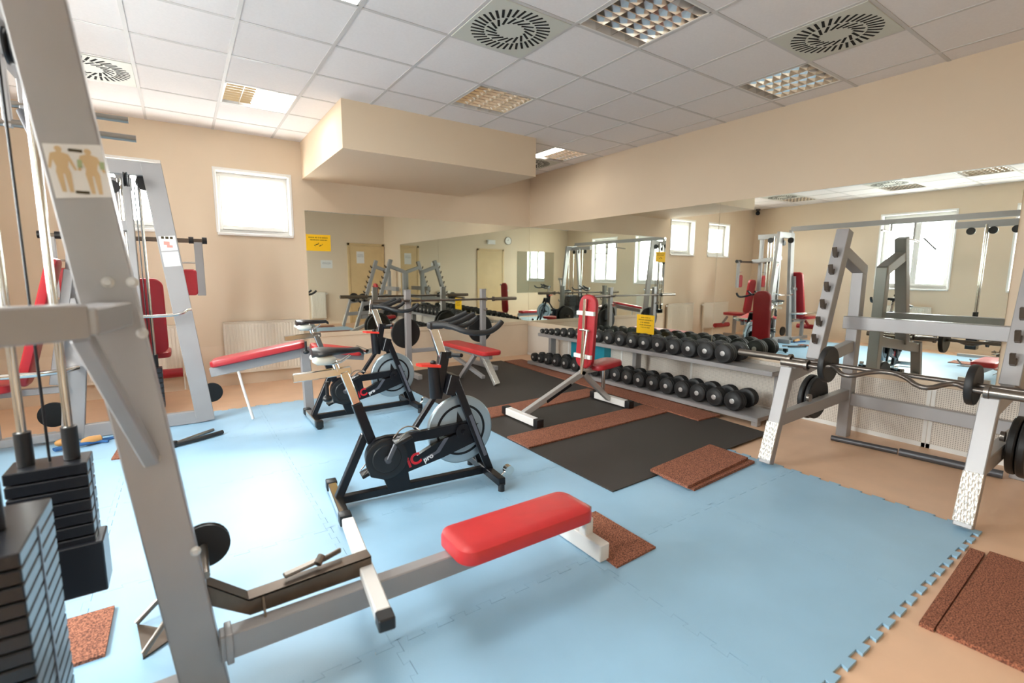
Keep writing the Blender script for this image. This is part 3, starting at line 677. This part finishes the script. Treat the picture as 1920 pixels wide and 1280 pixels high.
# ------------------------------------------------------------------ spinning bikes (local: x forward, y left, z up)
def make_bike():
    t = thing('exercise_bike', 'x', 'exercise bike', (0, 0, 0))
    B = lambda: MB()
    def bd(b, nm, m, par=None, label=None): return b.build(nm, m, par or t, local=True, label=label)
    # stabilisers
    rs = bd(B().beam((0, -.25, .045), (0, .25, .045), .05, .05, (1, 0, 0)), 'rear_stabiliser', M['chrome'])
    for s_ in (-1, 1):
        bd(B().box((0, s_*.235, .046), (.062, .07, .058), bevel=.006), 'end_cap', M['plastic'], rs)
        bd(B().cyl((0, s_*.24, 0), (0, s_*.24, .03), .018), 'foot', M['rubber'], rs)
    fs = bd(B().beam((.93, -.25, .06), (.93, .25, .06), .05, .05, (1, 0, 0)), 'front_stabiliser', M['black'])
    for s_ in (-1, 1):
        bd(B().cyl((.93, s_*.24, 0), (.93, s_*.24, .05), .02), 'foot', M['rubber'], fs)
        bd(B().beam((.95, s_*.20, .07), (1.0, s_*.20, .11), .012, .03).cyl((1.0, s_*.18, .11), (1.0, s_*.22, .11), .03), 'transport_wheel', M['chrome'], fs)
    # main frame
    bd(B().beam((0, 0, .045), (.93, 0, .055), .045, .045), 'base_rail', M['black'])
    bd(B().beam((0, 0, .05), (.165, 0, .41), .04, .045), 'rear_stay', M['black'])
    for s_ in (-1, 1):
        bd(B().beam((.70, s_*.065, .69), (.935, s_*.065, .07), .02, .05), 'fork_blade', M['black'])
        bd(B().beam((.795, s_*.0765, .46), (.90, s_*.0765, .18), .002, .022, bevel=0), 'fork_lettering', M['decal_grey'])
    bd(B().beam((.665, 0, .60), (.70, 0, .72), .15, .06).beam((.60, 0, .575), (.655, 0, .86), .055, .06), 'head_tube', M['black'])
    bd(B().cyl((.60, 0, .58), (.585, 0, .775), .04, .036), 'brake_housing', M['black'])
    bd(B().lathe((.583, 0, .775), (0, 0, 1), [(0, .03), (.008, .035), (.02, .015)]).sph((.583, 0, .80), (.018, .018, .012)), 'resistance_knob', M['plastic'])
    bd(B().prism([(.615, -.05, .772), (.50, -.03, .782), (.475, 0, .786), (.50, .03, .782), (.615, .05, .772)], (0, 0, .016)), 'red_tray', M['redplastic'])
    bd(B().beam((.455, 0, .40), (.60, 0, .60), .035, .03), 'brace', M['black'])
    # central plate (chain guard) profile
    guard = [(.155, .30), (.185, .375), (.27, .395), (.40, .385), (.62, .405), (.81, .415), (.845, .35), (.835, .265), (.60, .205), (.40, .155), (.415, .06), (.285, .055), (.255, .135), (.17, .18)]
    g_out = [Vector((x, -.055, z)) for x, z in guard]
    # build as two prisms around the window
    G = B()
    G.prism([(x, -.05, z) for x, z in [(.40, .155), (.415, .055), (.285, .055), (.255, .135), (.18, .165), (.155, .26), (.165, .33), (.21, .385), (.28, .395), (.40, .388), (.44, .335), (.455, .245)]], (0, .035, 0))
    G.prism([(x, -.05, z) for x, z in [(.40, .388), (.62, .402), (.80, .412), (.80, .365), (.57, .338), (.44, .335)]], (0, .035, 0))
    G.prism([(x, -.05, z) for x, z in [(.455, .245), (.57, .30), (.80, .365), (.845, .345), (.835, .27), (.62, .205), (.40, .155)]], (0, .035, 0))
    cg = bd(G, 'chain_guard', M['black'])
    bd(B().lathe((.272, -.048, .265), (0, -1, 0), [(0, .122), (.018, .122), (.022, .112), (.018, .085), (.022, .08), (.022, .05)], 40), 'guard_disc', M['plastic'], cg)
    bd(B().lathe((.272, .0, .265), (0, 1, 0), [(0, .11), (.03, .11), (.032, .1)], 40), 'guard_disc', M['plastic'], cg)
    bd(B().prism([(.50, -.0512, .205), (.60, -.0512, .245), (.66, -.0512, .33), (.63, -.0512, .328), (.575, -.0512, .255), (.49, -.0512, .222)], (0, -.001, 0)), 'stripe', M['decal_grey'], cg)
    mt = Matrix.Translation((.437, -.0515, .222)) @ Euler((PI/2, 0, 0)).to_matrix().to_4x4() @ Euler((0, 0, .30)).to_matrix().to_4x4()
    text_mesh('iC', .095, M['decal_red'], 'lettering', cg, mt, .001)
    mt = Matrix.Translation((.525, -.0520, .222)) @ Euler((PI/2, 0, 0)).to_matrix().to_4x4() @ Euler((0, 0, .42)).to_matrix().to_4x4()
    text_mesh('pro', .045, M['decal_white'], 'lettering', cg, mt, .001)
    # flywheel
    fw = bd(B().lathe((.755, -.018, .355), (0, 1, 0), [(0, .15), (0, .212), (.004, .218), (.032, .218), (.036, .212), (.036, .15)], 56), 'flywheel', M['fly'])
    bd(B().lathe((.755, -.0195, .355), (0, 1, 0), [(0, .145), (.039, .145)], 48), 'wheel_face', M['flyface'], fw)
    for yy in (-.0205, .0185):
        rg = B(); inn = []; outr = []; N = 56
        vv = [[rg.bm.verts.new((.755+r_*math.cos(2*PI*k/N), yy+d_, .355+r_*math.sin(2*PI*k/N))) for k in range(N)] for r_, d_ in ((.150, 0), (.150, .002), (.165, .002), (.165, 0))]
        for q in range(4):
            for k in range(N): rg.bm.faces.new((vv[q][k], vv[q][(k+1) % N], vv[(q+1) % 4][(k+1) % N], vv[(q+1) % 4][k]))
        bd(rg, 'black_ring', M['black'], fw)
    st = B()
    for yy in (-.0215, .0205):
        for k in range(4):
            a = PI/2*k+.2; tip = Vector((math.cos(a), 0, math.sin(a))); nn = Vector((-math.sin(a), 0, math.cos(a))); c0 = Vector((.755, yy, .355))
            st.prism([c0+tip*.125, c0+nn*.038, c0-nn*.038], (0, .001, 0))
    bd(st, 'star', M['plastic'], fw)
    bd(B().cyl((.755, -.085, .355), (.755, .085, .355), .014).cyl((.755, -.064, .355), (.755, -.056, .355), .05), 'axle', M['black'], fw)
    # cranks and pedals
    bd(B().cyl((.272, -.10, .265), (.272, .08, .265), .018).beam((.272, -.095, .265), (.34, -.095, .40), .015, .028).beam((.272, .075, .265), (.204, .075, .13), .015, .028), 'crank', M['dark_steel'])
    for (x, y, z) in ((.34, -.15, .40), (.204, .13, .13)):
        p_ = bd(B().box((x, y, z), (.10, .085, .022), Euler((0, -.4, 0)).to_matrix().to_4x4(), .005), 'pedal', M['plastic'])
        bd(B().tube([(x-.04, y-.04, z), (x+.02, y-.045, z+.06), (x+.09, y-.035, z+.05), (x+.11, y, z+.03), (x+.09, y+.035, z+.05), (x+.02, y+.045, z+.06), (x-.04, y+.04, z)], .004, 8, 2), 'toe_cage', M['steel'], p_)
    # seat post, slider, saddle
    bd(B().beam((.20, 0, .36), (.122, 0, .60), .05, .055), 'seat_tube', M['black'])
    bd(B().beam((.122, 0, .60), (.06, 0, .79), .035, .045), 'seat_post', M['chrome'])
    bd(B().beam((-.20, 0, .775), (.10, 0, .795), .03, .045), 'seat_slider', M['chrome'])
    bd(B().cyl((-.03, 0, .74), (-.03, 0, .66), .01).sph((-.03, 0, .645), (.026, .026, .02)), 'clamp_knob', M['plastic'])
    sd_ = B(); rings = []
    for k in range(13):
        u = k/12; x = -.10+.27*u
        wdt = .078*(1-u)**1.0*(1 if u > .05 else .75)+.020 if u < .6 else .0195+.032*(1-u)*2.0*.5
        wdt = max(.014, .095*math.exp(-((u-.12)/.33)**2)+.018) if 0 < u < 1 else .010+.04*(u == 0)
        zt = .915+.012*math.cos(u*PI*1.0)+.02*u-.02*(u > .96); dz = .045*(1-u*.45)
        ring = []
        for q in range(16):
            a = 2*PI*q/16; ring.append(sd_.bm.verts.new((x, wdt*math.cos(a), zt-dz*.5+dz*.55*math.sin(a))))
        rings.append(ring)
    for i in range(12):
        for q in range(16): sd_.bm.faces.new((rings[i][q], rings[i][(q+1) % 16], rings[i+1][(q+1) % 16], rings[i+1][q]))
    sd_.bm.faces.new(rings[0][::-1]); sd_.bm.faces.new(rings[-1])
    sa = bd(sd_, 'saddle', M['plastic'])
    for s_ in (-1, 1): bd(B().sph((-.045, s_*.062, .872), (.062, .028, .028)), 'saddle_side', M['saddle_side'], sa)
    bd(B().cyl((.03, .0, .795), (.01, .0, .86), .016).tube([(-.08, .025, .845), (.03, .022, .838), (.10, .01, .88)], .005, 8, 1).tube([(-.08, -.025, .845), (.03, -.022, .838), (.10, -.01, .88)], .005, 8, 1), 'saddle_rails', M['chrome'], sa)
    # handlebar
    bd(B().beam((.645, 0, .83), (.585, 0, 1.01), .035, .05), 'handle_post', M['chrome'])
    hb = B().box((.60, 0, 1.025), (.09, .06, .04), bevel=.008)
    for s_ in (-1, 1):
        hb.tube([(.58, s_*.02, 1.03), (.66, s_*.08, 1.03), (.74, s_*.17, .99), (.86, s_*.19, .985), (.93, s_*.185, 1.02), (.96, s_*.18, 1.05)], .017, 12, 2)
        hb.tube([(.66, s_*.08, 1.03), (.74, s_*.07, 1.05), (.83, s_*.06, 1.09)], .016, 12, 1)
    hb.tube([(.66, -.08, 1.03), (.64, 0, 1.03), (.66, .08, 1.03)], .017, 12, 1)
    bd(hb, 'handlebar', M['rubber'])
    bd(B().cyl((.69, -.02, .84), (.72, -.12, .85), .012).cyl((.66, -.02, .84), (.69, -.02, .84), .02), 'adjuster', M['plastic'])
    return t
bike = make_bike()
bike.location = (.655, 2.72, FZ); bike.rotation_euler.z = -.099; bike['label'] = 'nearer black exercise bike with silver flywheel on the blue mats'; bike['group'] = 'exercise bikes'
b2 = copy_tree(bike); b2.location = (.90, 4.50, FZ); b2.rotation_euler.z = .0; b2['label'] = 'farther black exercise bike standing behind the nearer one'

# ------------------------------------------------------------------ cable station (two towers joined overhead)
t = thing('cable_machine', 'large grey two tower cable machine with weight stacks filling the left side', 'cable machine', (-.4, 3.2, 0))
SV = M['silver']
# --- far tower
Y = 5.05
MB().beam((.10, Y, FZ+.009), (-.135, Y, 2.22), .06, .14, (0, 1, 0)).build('tower_leg', SV, t)
MB().beam((-.80, Y, FZ+.009), (-.565, Y, 2.22), .06, .14, (0, 1, 0)).build('tower_leg', SV, t)
MB().beam((-.74, Y, .07), (.04, Y, .07), .054, .11, (0, 1, 0)).build('floor_beam', SV, t)
MB().beam((-.60, Y, 2.17), (-.10, Y, 2.17), .054, .11, (0, 1, 0)).beam((-.35, Y, 2.16), (-.35, 5.60, 2.16), .06, .10, (1, 0, 0)).build('top_beam', SV, t)
MB().beam((-.42, 5.56, .02), (-.42, 5.56, 2.16), .06, .07, (0, 1, 0)).build('centre_post', SV, t)
MB().beam((-.35, 4.8, .055), (-.35, 6.25, .055), .06, .08, (1, 0, 0)).build('floor_beam', SV, t)
def pulley(c, axis, R, nm='pulley'):
    c = Vector(c); a = Vector(axis)
    return MB().lathe(c-a*.013, axis, [(0, R*.35), (0, R), (.006, R), (.013, R*.86), (.02, R), (.026, R), (.026, R*.35)], 28).build(nm, M['plastic'], t)
for yy, z in ((5.12, 2.08), (5.32, 2.08), (4.92, 2.06)): pulley((-.30, yy, z), (1, 0, 0), .055)
def stack(x, y, w_, d_, z0, z1, n, rods_to, nm='weight_stack'):
    b = MB(); h_ = (z1-z0)/n
    for k in range(n): b.box((x, y, z0+h_*(k+.5)), (w_, d_, h_*.88), bevel=.003, seg=1)
    s_ = b.build(nm, M['stack'], t)
    dx = w_*.28
    for q in (-1, 1):
        MB().cyl((x+q*dx, y, z1-.02), (x+q*dx, y, rods_to), .012, n=14).build('guide_rod', M['chrome'], t)
        MB().cyl((x+q*dx, y, z1), (x+q*dx, y, z1+.11), .022, n=16).build('bushing', M['plastic'], t)
    MB().tube([(x, y, z1), (x, y, rods_to)], .004, 8).build('cable', M['black'], t)
    MB().box((x+w_/2+.001, y, (z0+z1)/2), (.002, .012, (z1-z0)*.96)).build('number_strip', M['decal_grey'], s_)
    return s_
MB().beam((-.31, 5.115, .10), (-.31, 5.115, 2.13), .04, .05, (0, 1, 0)).build('inner_post', SV, t)
pulley((-.19, 5.10, 2.07), (0, 1, 0), .06)
pulley((-.40, 5.10, 2.02), (0, 1, 0), .05)
for q in (-.26, -.235): MB().tube([(q, 5.085, .55), (q, 5.085, 2.06)], .004, 8).build('cable', M['black'], t)
stack(-.29, 5.20, .20, .11, .16, .52, 8, 2.15)
stack(-.44, 5.40, .20, .11, .16, .60, 10, 2.15)
# butterfly station on the back side of the far tower
MB().beam((-.95, 5.70, 1.65), (.22, 5.70, 1.65), .035, .04, (0, 1, 0)).build('arm_bar', M['bronze'], t)
MB().beam((-.35, 5.10, 1.72), (-.35, 5.70, 1.66), .06, .08, (1, 0, 0)).build('arm_bracket', SV, t)
for s_, x in ((-1, -.90), (1, .165)):
    MB().beam((x, 5.70, 1.64), (x, 5.70, 1.12), .04, .07, (0, 1, 0)).build('butterfly_arm', SV, t)
    for q in (-.055, .055): MB().cyl((x+q-.02, 5.70, 1.655), (x+q+.02, 5.70, 1.655), .032, n=10).build('arm_knob', M['plastic'], t)
    MB().pad((x-s_*.09, 5.70, 1.25), .25, .12, .06, frame_m((0, 0, 1), (1, 0, 0)), .03).build('arm_pad', M['darkred'], t)
    MB().cyl((x, 5.70, 1.44), (x-s_*.14, 5.70, 1.44), .009, n=10).build('arm_handle', M['chrome'], t)
MB().pad((-.26, 5.66, .93), .72, .24, .06, frame_m((0, -.12, 1), (1, 0, 0)), .08).build('backrest', M['darkred'], t)
MB().pad((-.30, 5.98, .54), .42, .34, .06, frame_m((0, 1, 0), (1, 0, 0)), .08).build('seat', M['darkred'], t)
MB().beam((-.30, 5.98, .06), (-.30, 5.98, .51), .06, .06).beam((-.30, 6.15, .47), (-.30, 6.28, .28), .04, .04, (1, 0, 0)).build('seat_post', SV, t)
MB().cyl((-.55, 6.28, .27), (-.05, 6.28, .27), .05, n=20).build('leg_roll', M['darkred'], t)
# left station: backrest and seat facing the window wall
MB().pad((-.90, 5.0, .97), .98, .27, .06, frame_m((.27, 0, 1), (0, -1, 0)), .08).build('backrest', M['darkred'], t)
MB().beam((-.86, 5.0, .48), (-.70, 5.0, 1.36), .06, .06).beam((-.84, 5.0, 1.1), (-.68, 5.0, 1.12), .05, .05).build('back_support', SV, t)
MB().pad((-1.28, 5.0, .50), .42, .34, .06, frame_m((1, 0, 0), (0, 1, 0)), .08).build('seat', M['darkred'], t)
MB().beam((-1.22, 5.0, .06), (-1.22, 5.0, .47), .06, .06).beam((-1.45, 5.0, .07), (-.78, 5.0, .07), .06, .06).beam((-1.3, 5.0, .44), (-.8, 5.0, .44), .05, .05).build('seat_frame', SV, t)
MB().cyl((-1.55, 4.75, .28), (-1.55, 5.25, .28), .05, n=20).beam((-1.35, 5.0, .42), (-1.55, 5.0, .28), .04, .04).build('leg_roll', M['darkred'], t)
pulley((.17, 5.30, .22), (0, 1, 0), .09, 'rubber_wheel'); pulley((-.93, 5.25, .19), (0, 1, 0), .10, 'rubber_wheel')
MB().tube([(.055, 5.0, 1.03), (.03, 4.98, 1.03), (-.01, 4.93, 1.0), (-.12, 4.92, .985), (-.52, 4.93, .985), (-.62, 4.95, 1.0), (-.66, 5.0, 1.03)], .013, 12, 1).build('grab_bar', M['chrome'], t)
MB().tube([(-.72, 5.0, .60), (-.80, 4.85, .60), (-.95, 4.8, .60), (-1.4, 4.8, .60)], .022, 12, 1).build('grab_bar', M['chrome'], t)
lbl = MB().box((-.065, Y-.0315, 1.585), (.115, .002, .12), Euler((0, -.10, 0)).to_matrix().to_4x4()).box((-.052, Y-.0315, 1.455), (.115, .002, .12), Euler((0, -.10, 0)).to_matrix().to_4x4()).build('instruction_sticker', M['paper'], t)
MB().box((-.10, Y-.0332, 1.63), (.02, .001, .02)).box((-.07, Y-.0332, 1.63), (.022, .001, .02)).box((-.04, Y-.0332, 1.63), (.02, .001, .02)).build('black_marks', M['ink'], lbl)
MB().box((-.075, Y-.0332, 1.585), (.04, .001, .03)).box((-.055, Y-.0332, 1.56), (.04, .001, .02)).build('red_print', mat('red_print', srgb(206, 140, 130), .8), lbl)
# --- overhead beam with pull-up bars
MB().beam((-.55, 5.05, 2.30), (-.57, 1.65, 2.30), .06, .09, (1, 0, 0)).build('overhead_beam', SV, t)
MB().beam((-.55, Y, 2.20), (-.55, Y, 2.28), .06, .06).beam((-.57, 1.65, 2.20), (-.57, 1.65, 2.28), .06, .06).build('beam_mount', SV, t)
for y_, z_, x0_, x1_ in ((3.05, 1.98, -.13, -.62), (3.38, 2.14, -.17, -.80)):
    MB().tube([(x0_, y_, z_), (-.57, y_, z_)], .016, 12).build('pull_up_bar', M['steel'], t)
    MB().tube([(-.57, y_, z_), (x1_-.15, y_, z_-.02)], .016, 12).build('pull_up_bar', M['steel'], t)
    MB().beam((-.57, y_, z_-.02), (-.57, y_, 2.26), .03, .03).build('bar_hanger', SV, t)
MB().tube([(-.50, 2.9, 2.0), (-.42, 2.7, 1.80)], .014, 12).build('pull_up_bar', M['dark_steel'], t)
# --- near tower
Y = 1.65
MB().beam((-.018, Y, FZ+.009), (-.264, Y, 2.22), .07, .118, (0, 1, 0)).build('tower_leg', SV, t)
MB().beam((-.92, Y, FZ+.009), (-.674, Y, 2.22), .07, .118, (0, 1, 0)).build('tower_leg', SV, t)
MB().beam((-.72, Y, 2.18), (-.22, Y, 2.18), .06, .12, (0, 1, 0)).beam((-.43, 1.62, 2.16), (-.43, 2.5, 2.16), .06, .10, (1, 0, 0)).build('top_beam', SV, t)
MB().beam((-.90, Y, .07), (-.06, Y, .07), .06, .10, (0, 1, 0)).build('floor_beam', SV, t)
# sticker with two printed figures
sk = (-.188, Y-.0362, 1.585); rotm = Euler((0, -.111, 0)).to_matrix().to_4x4()
st_ = MB().box(sk, (.108, .0015, .125), rotm).build('instruction_sticker', M['paper'], t)
def fig(cx, m, nm):
    half = [(.03, .37), (.13, .33), (.17, .20), (.21, .02), (.17, .01), (.115, .20), (.085, .06), (.11, -.05), (.085, -.46), (.025, -.46), (.012, -.08)]
    head = [(.055*math.cos(a), .43+.06*math.sin(a)) for a in [PI/2-k*PI/6 for k in range(1, 5)]]
    r = [(0, .49)]+head+half; outline = r+[(-x, z) for x, z in reversed(r[1:])]
    pts = []
    for x, z in outline:
        z *= .112; x *= .125; pts.append((sk[0]+cx+x-z*.111, Y-.0370, sk[2]+z))
    MB().prism(pts, (0, -.0008, 0)).build(nm, m, st_, smooth=False)
fig(-.028, M['figure'], 'printed_figure'); fig(.026, M['figure'], 'printed_figure')
for q in (.004, .046): MB().box((sk[0]+q, Y-.0385, sk[2]+.018), (.009, .001, .018)).build('green_print', M['figure_green'], st_)
for q, v in ((-.002, .048), (.004, -.050)): MB().box((sk[0]+q, Y-.0375, sk[2]+v), (.026, .001, .0065)).build('printed_caption', M['ink'], st_)
# hexagonal guard around the stack
gz = 1.235
MB().beam((-.145, 1.60, gz), (-.19, 1.36, gz), .06, .075, (0, 0, 1)).beam((-.18, 1.38, gz), (-.32, 1.30, gz), .075, .06, (0, 0, 1)).beam((-.31, 1.305, gz), (-.60, 1.18, gz), .075, .06, (0, 0, 1)).build('stack_guard', M['bronze'] if False else SV, t)
MB().beam((-.19, 1.40, gz-.03), (-.10, 1.60, .83), .035, .045, (1, 0, 0)).build('guard_brace', SV, t)
for (x, z) in ((-.155, 1.315), (-.105, 1.315), (-.095, 1.18), (-.095, .83), (-.02, .53)):
    MB().lathe((x, Y-.034, z), (0, -1, 0), [(0, .014), (.004, .014), (.006, .009), (.010, .008)], 14).build('bolt', M['satin'], t)
# pull-up handles on top of near tower
# stacks
stack(-.50, 1.56, .34, .32, .06, .74, 18, 2.15)
stack(-.40, 2.12, .20, .13, .42, .72, 7, 2.15)
MB().b2((-.43, 2.04, .26), (-.28, 2.17, .44), .004).build('add_on_plates', M['stack'], t)
for yy in (1.8, 2.05, 2.3): pulley((-.40, yy, 2.06), (1, 0, 0), .055)
# low row beam, foot plate and seat
MB().beam((.02, 1.62, .20), (1.56, 1.62, .20), .055, .085, (0, 1, 0)).build('row_beam', SV, t)
MB().box((.045, 1.62, .20), (.02, .075, .10), bevel=.004).build('mounting_plate', SV, t)
MB().beam((1.55, 1.49, FZ+.045), (1.55, 1.79, FZ+.045), .06, .085, (1, 0, 0)).beam((1.55, 1.62, .08), (1.55, 1.62, .18), .05, .05).build('row_foot', M['white_metal'], t)
MB().pad((1.14, 1.60, .272), .68, .25, .068, None, .065, .022).build('row_seat', M['red'], t)
cb_ = MB().beam((.535, 2.06, .258), (.462, 1.40, .258), .05, .04, (1, 0, 0)).build('foot_bar', M['white_metal'], t)
MB().beam((.462, 1.40, .258), (.456, 1.345, .258), .053, .043, (1, 0, 0)).build('end_cap', M['plastic'], cb_)
MB().beam((.48, 1.38, .24), (.56, 1.66, .03), .008, .008, (1, 0, 0)).build('locking_pin', M['steel'], t)
tr = MB()
tr.prism([(.51, 1.66, .31), (.11, 1.66, .295), (.0, 1.66, .39), (.0, 1.66, .385), (.11, 1.66, .289), (.51, 1.66, .304)], (0, .055, 0))
tr.prism([(.51, 1.66, .31), (.11, 1.66, .297), (.0, 1.66, .39), (.0, 1.66, .32), (.11, 1.66, .24), (.51, 1.66, .245)], (0, .005, 0))
tr.build('cable_tray', M['bronze'], t)
MB().beam((.22, 1.70, .315), (.34, 1.72, .322), .03, .012).beam((.34, 1.71, .322), (.42, 1.73, .33), .012, .02).cyl((.33, 1.70, .32), (.35, 1.72, .335), .014, n=12).build('cable_clip', M['steel'], t)
MB().cyl((.15, 1.62, .24), (.15, 1.66, .29), .004, n=8).build('pin', M['steel'], t)
pulley((.005, 1.86, .42), (0, 1, 0), .075, 'rubber_wheel')
MB().cyl((.0, 1.66, .42), (.0, 1.87, .42), .012, n=12).build('wheel_axle', M['steel'], t)

# ------------------------------------------------------------------ decline bench beside the far tower
t = thing('decline_bench', 'red padded decline bench joined to the far tower leg', 'weight bench', (.9, 4.85, 0))
MB().beam((.16, 4.97, .47), (.92, 4.84, .61), .06, .08).build('rail', SV, t)
MB().pad((.55, 4.90, .622), .78, .27, .055, frame_m(Vector((.76, -.13, .14)), (.2, 1, 0)), .05).build('bench_pad', M['darkred'], t)
MB().beam((.94, 4.84, FZ+.003), (.92, 4.84, .66), .08, .08, (0, 1, 0)).build('post', SV, t)
MB().pad((1.20, 4.80, .615), .46, .26, .055, frame_m(Vector((.50, -.05, -.09)), (.2, 1, 0)), .05).build('leg_pad', M['red'], t)
MB().beam((.95, 4.84, .60), (1.46, 4.78, .53), .06, .08).build('leg_rail', SV, t)
MB().tube([(.37, 4.92, .48), (.40, 4.9, .30), (.46, 4.88, FZ+.008)], .012, 10, 1).build('strut', M['white_metal'], t)
MB().cyl((1.45, 4.62, .60), (1.45, 4.95, .60), .018).beam((1.42, 4.78, .56), (1.66, 4.76, .60), .04, .04).build('roller_bar', M['chrome'], t)

# ------------------------------------------------------------------ small things on the mats
t = thing('skipping_rope', 'blue and orange rope with wooden handles on the mats by the tower foot', 'rope', (-.7, 4.8, FZ))
MB().tube([(-.86, 4.74, FZ+.02), (-.78, 4.80, FZ+.016), (-.70, 4.77, FZ+.03), (-.62, 4.83, FZ+.016), (-.56, 4.81, FZ+.014)], .012, 10, 2).tube([(-.88, 4.80, FZ+.012), (-.76, 4.86, FZ+.012), (-.66, 4.87, FZ+.012), (-.53, 4.90, FZ+.012)], .011, 10, 2).build('cord', M['blue_rope'], t)
for a, b_ in (((-.72, 4.80, FZ+.036), (-.60, 4.85, FZ+.036)), ((-.88, 4.87, FZ+.036), (-.77, 4.88, FZ+.036))):
    d_ = Vector(b_)-Vector(a); MB().lathe(a, d_, [(0, .012), (.015, .024), (.05, .034), (d_.length-.01, .027), (d_.length, .010)], 18).build('handle', M['wood'], t)
t = thing('braided_rope_grip', 'black braided rope grip with grey bar lying on the blue mats', 'rope grip', (0, 4.5, FZ))
MB().tube([(-.13, 4.40, FZ+.02), (-.02, 4.44, FZ+.02), (.10, 4.50, FZ+.02), (.20, 4.56, FZ+.02)], .017, 12, 1).build('braided_grip', M['rubber'], t)
MB().tube([(-.13, 4.44, FZ+.018), (-.04, 4.54, FZ+.014), (.14, 4.70, FZ+.012)], .012, 10, 1).build('grey_grip', M['steel'], t)
MB().lathe((-.13, 4.41, FZ+.002), (0, 0, 1), [(0, .024), (.03, .028), (.045, .02)]).build('swivel', M['plastic'], t)
t = thing('ankle_stand', 'bent steel double handle on a pointed plate beside the near upright', 'cable handle', (-.15, 2.1, FZ))
MB().prism([(-.23, 2.18, FZ), (-.20, 1.96, FZ), (-.08, 2.05, FZ), (-.06, 2.18, FZ), (-.16, 2.11, FZ)], (0, 0, .006)).build('plate', M['bronze'], t)
MB().tube([(-.23, 2.17, FZ+.014), (-.13, 2.2, FZ+.09)], .010, 10).build('rod', M['steel'], t)
MB().tube([(-.20, 1.97, FZ+.014), (-.09, 2.05, FZ+.12)], .010, 10).build('rod', M['steel'], t)
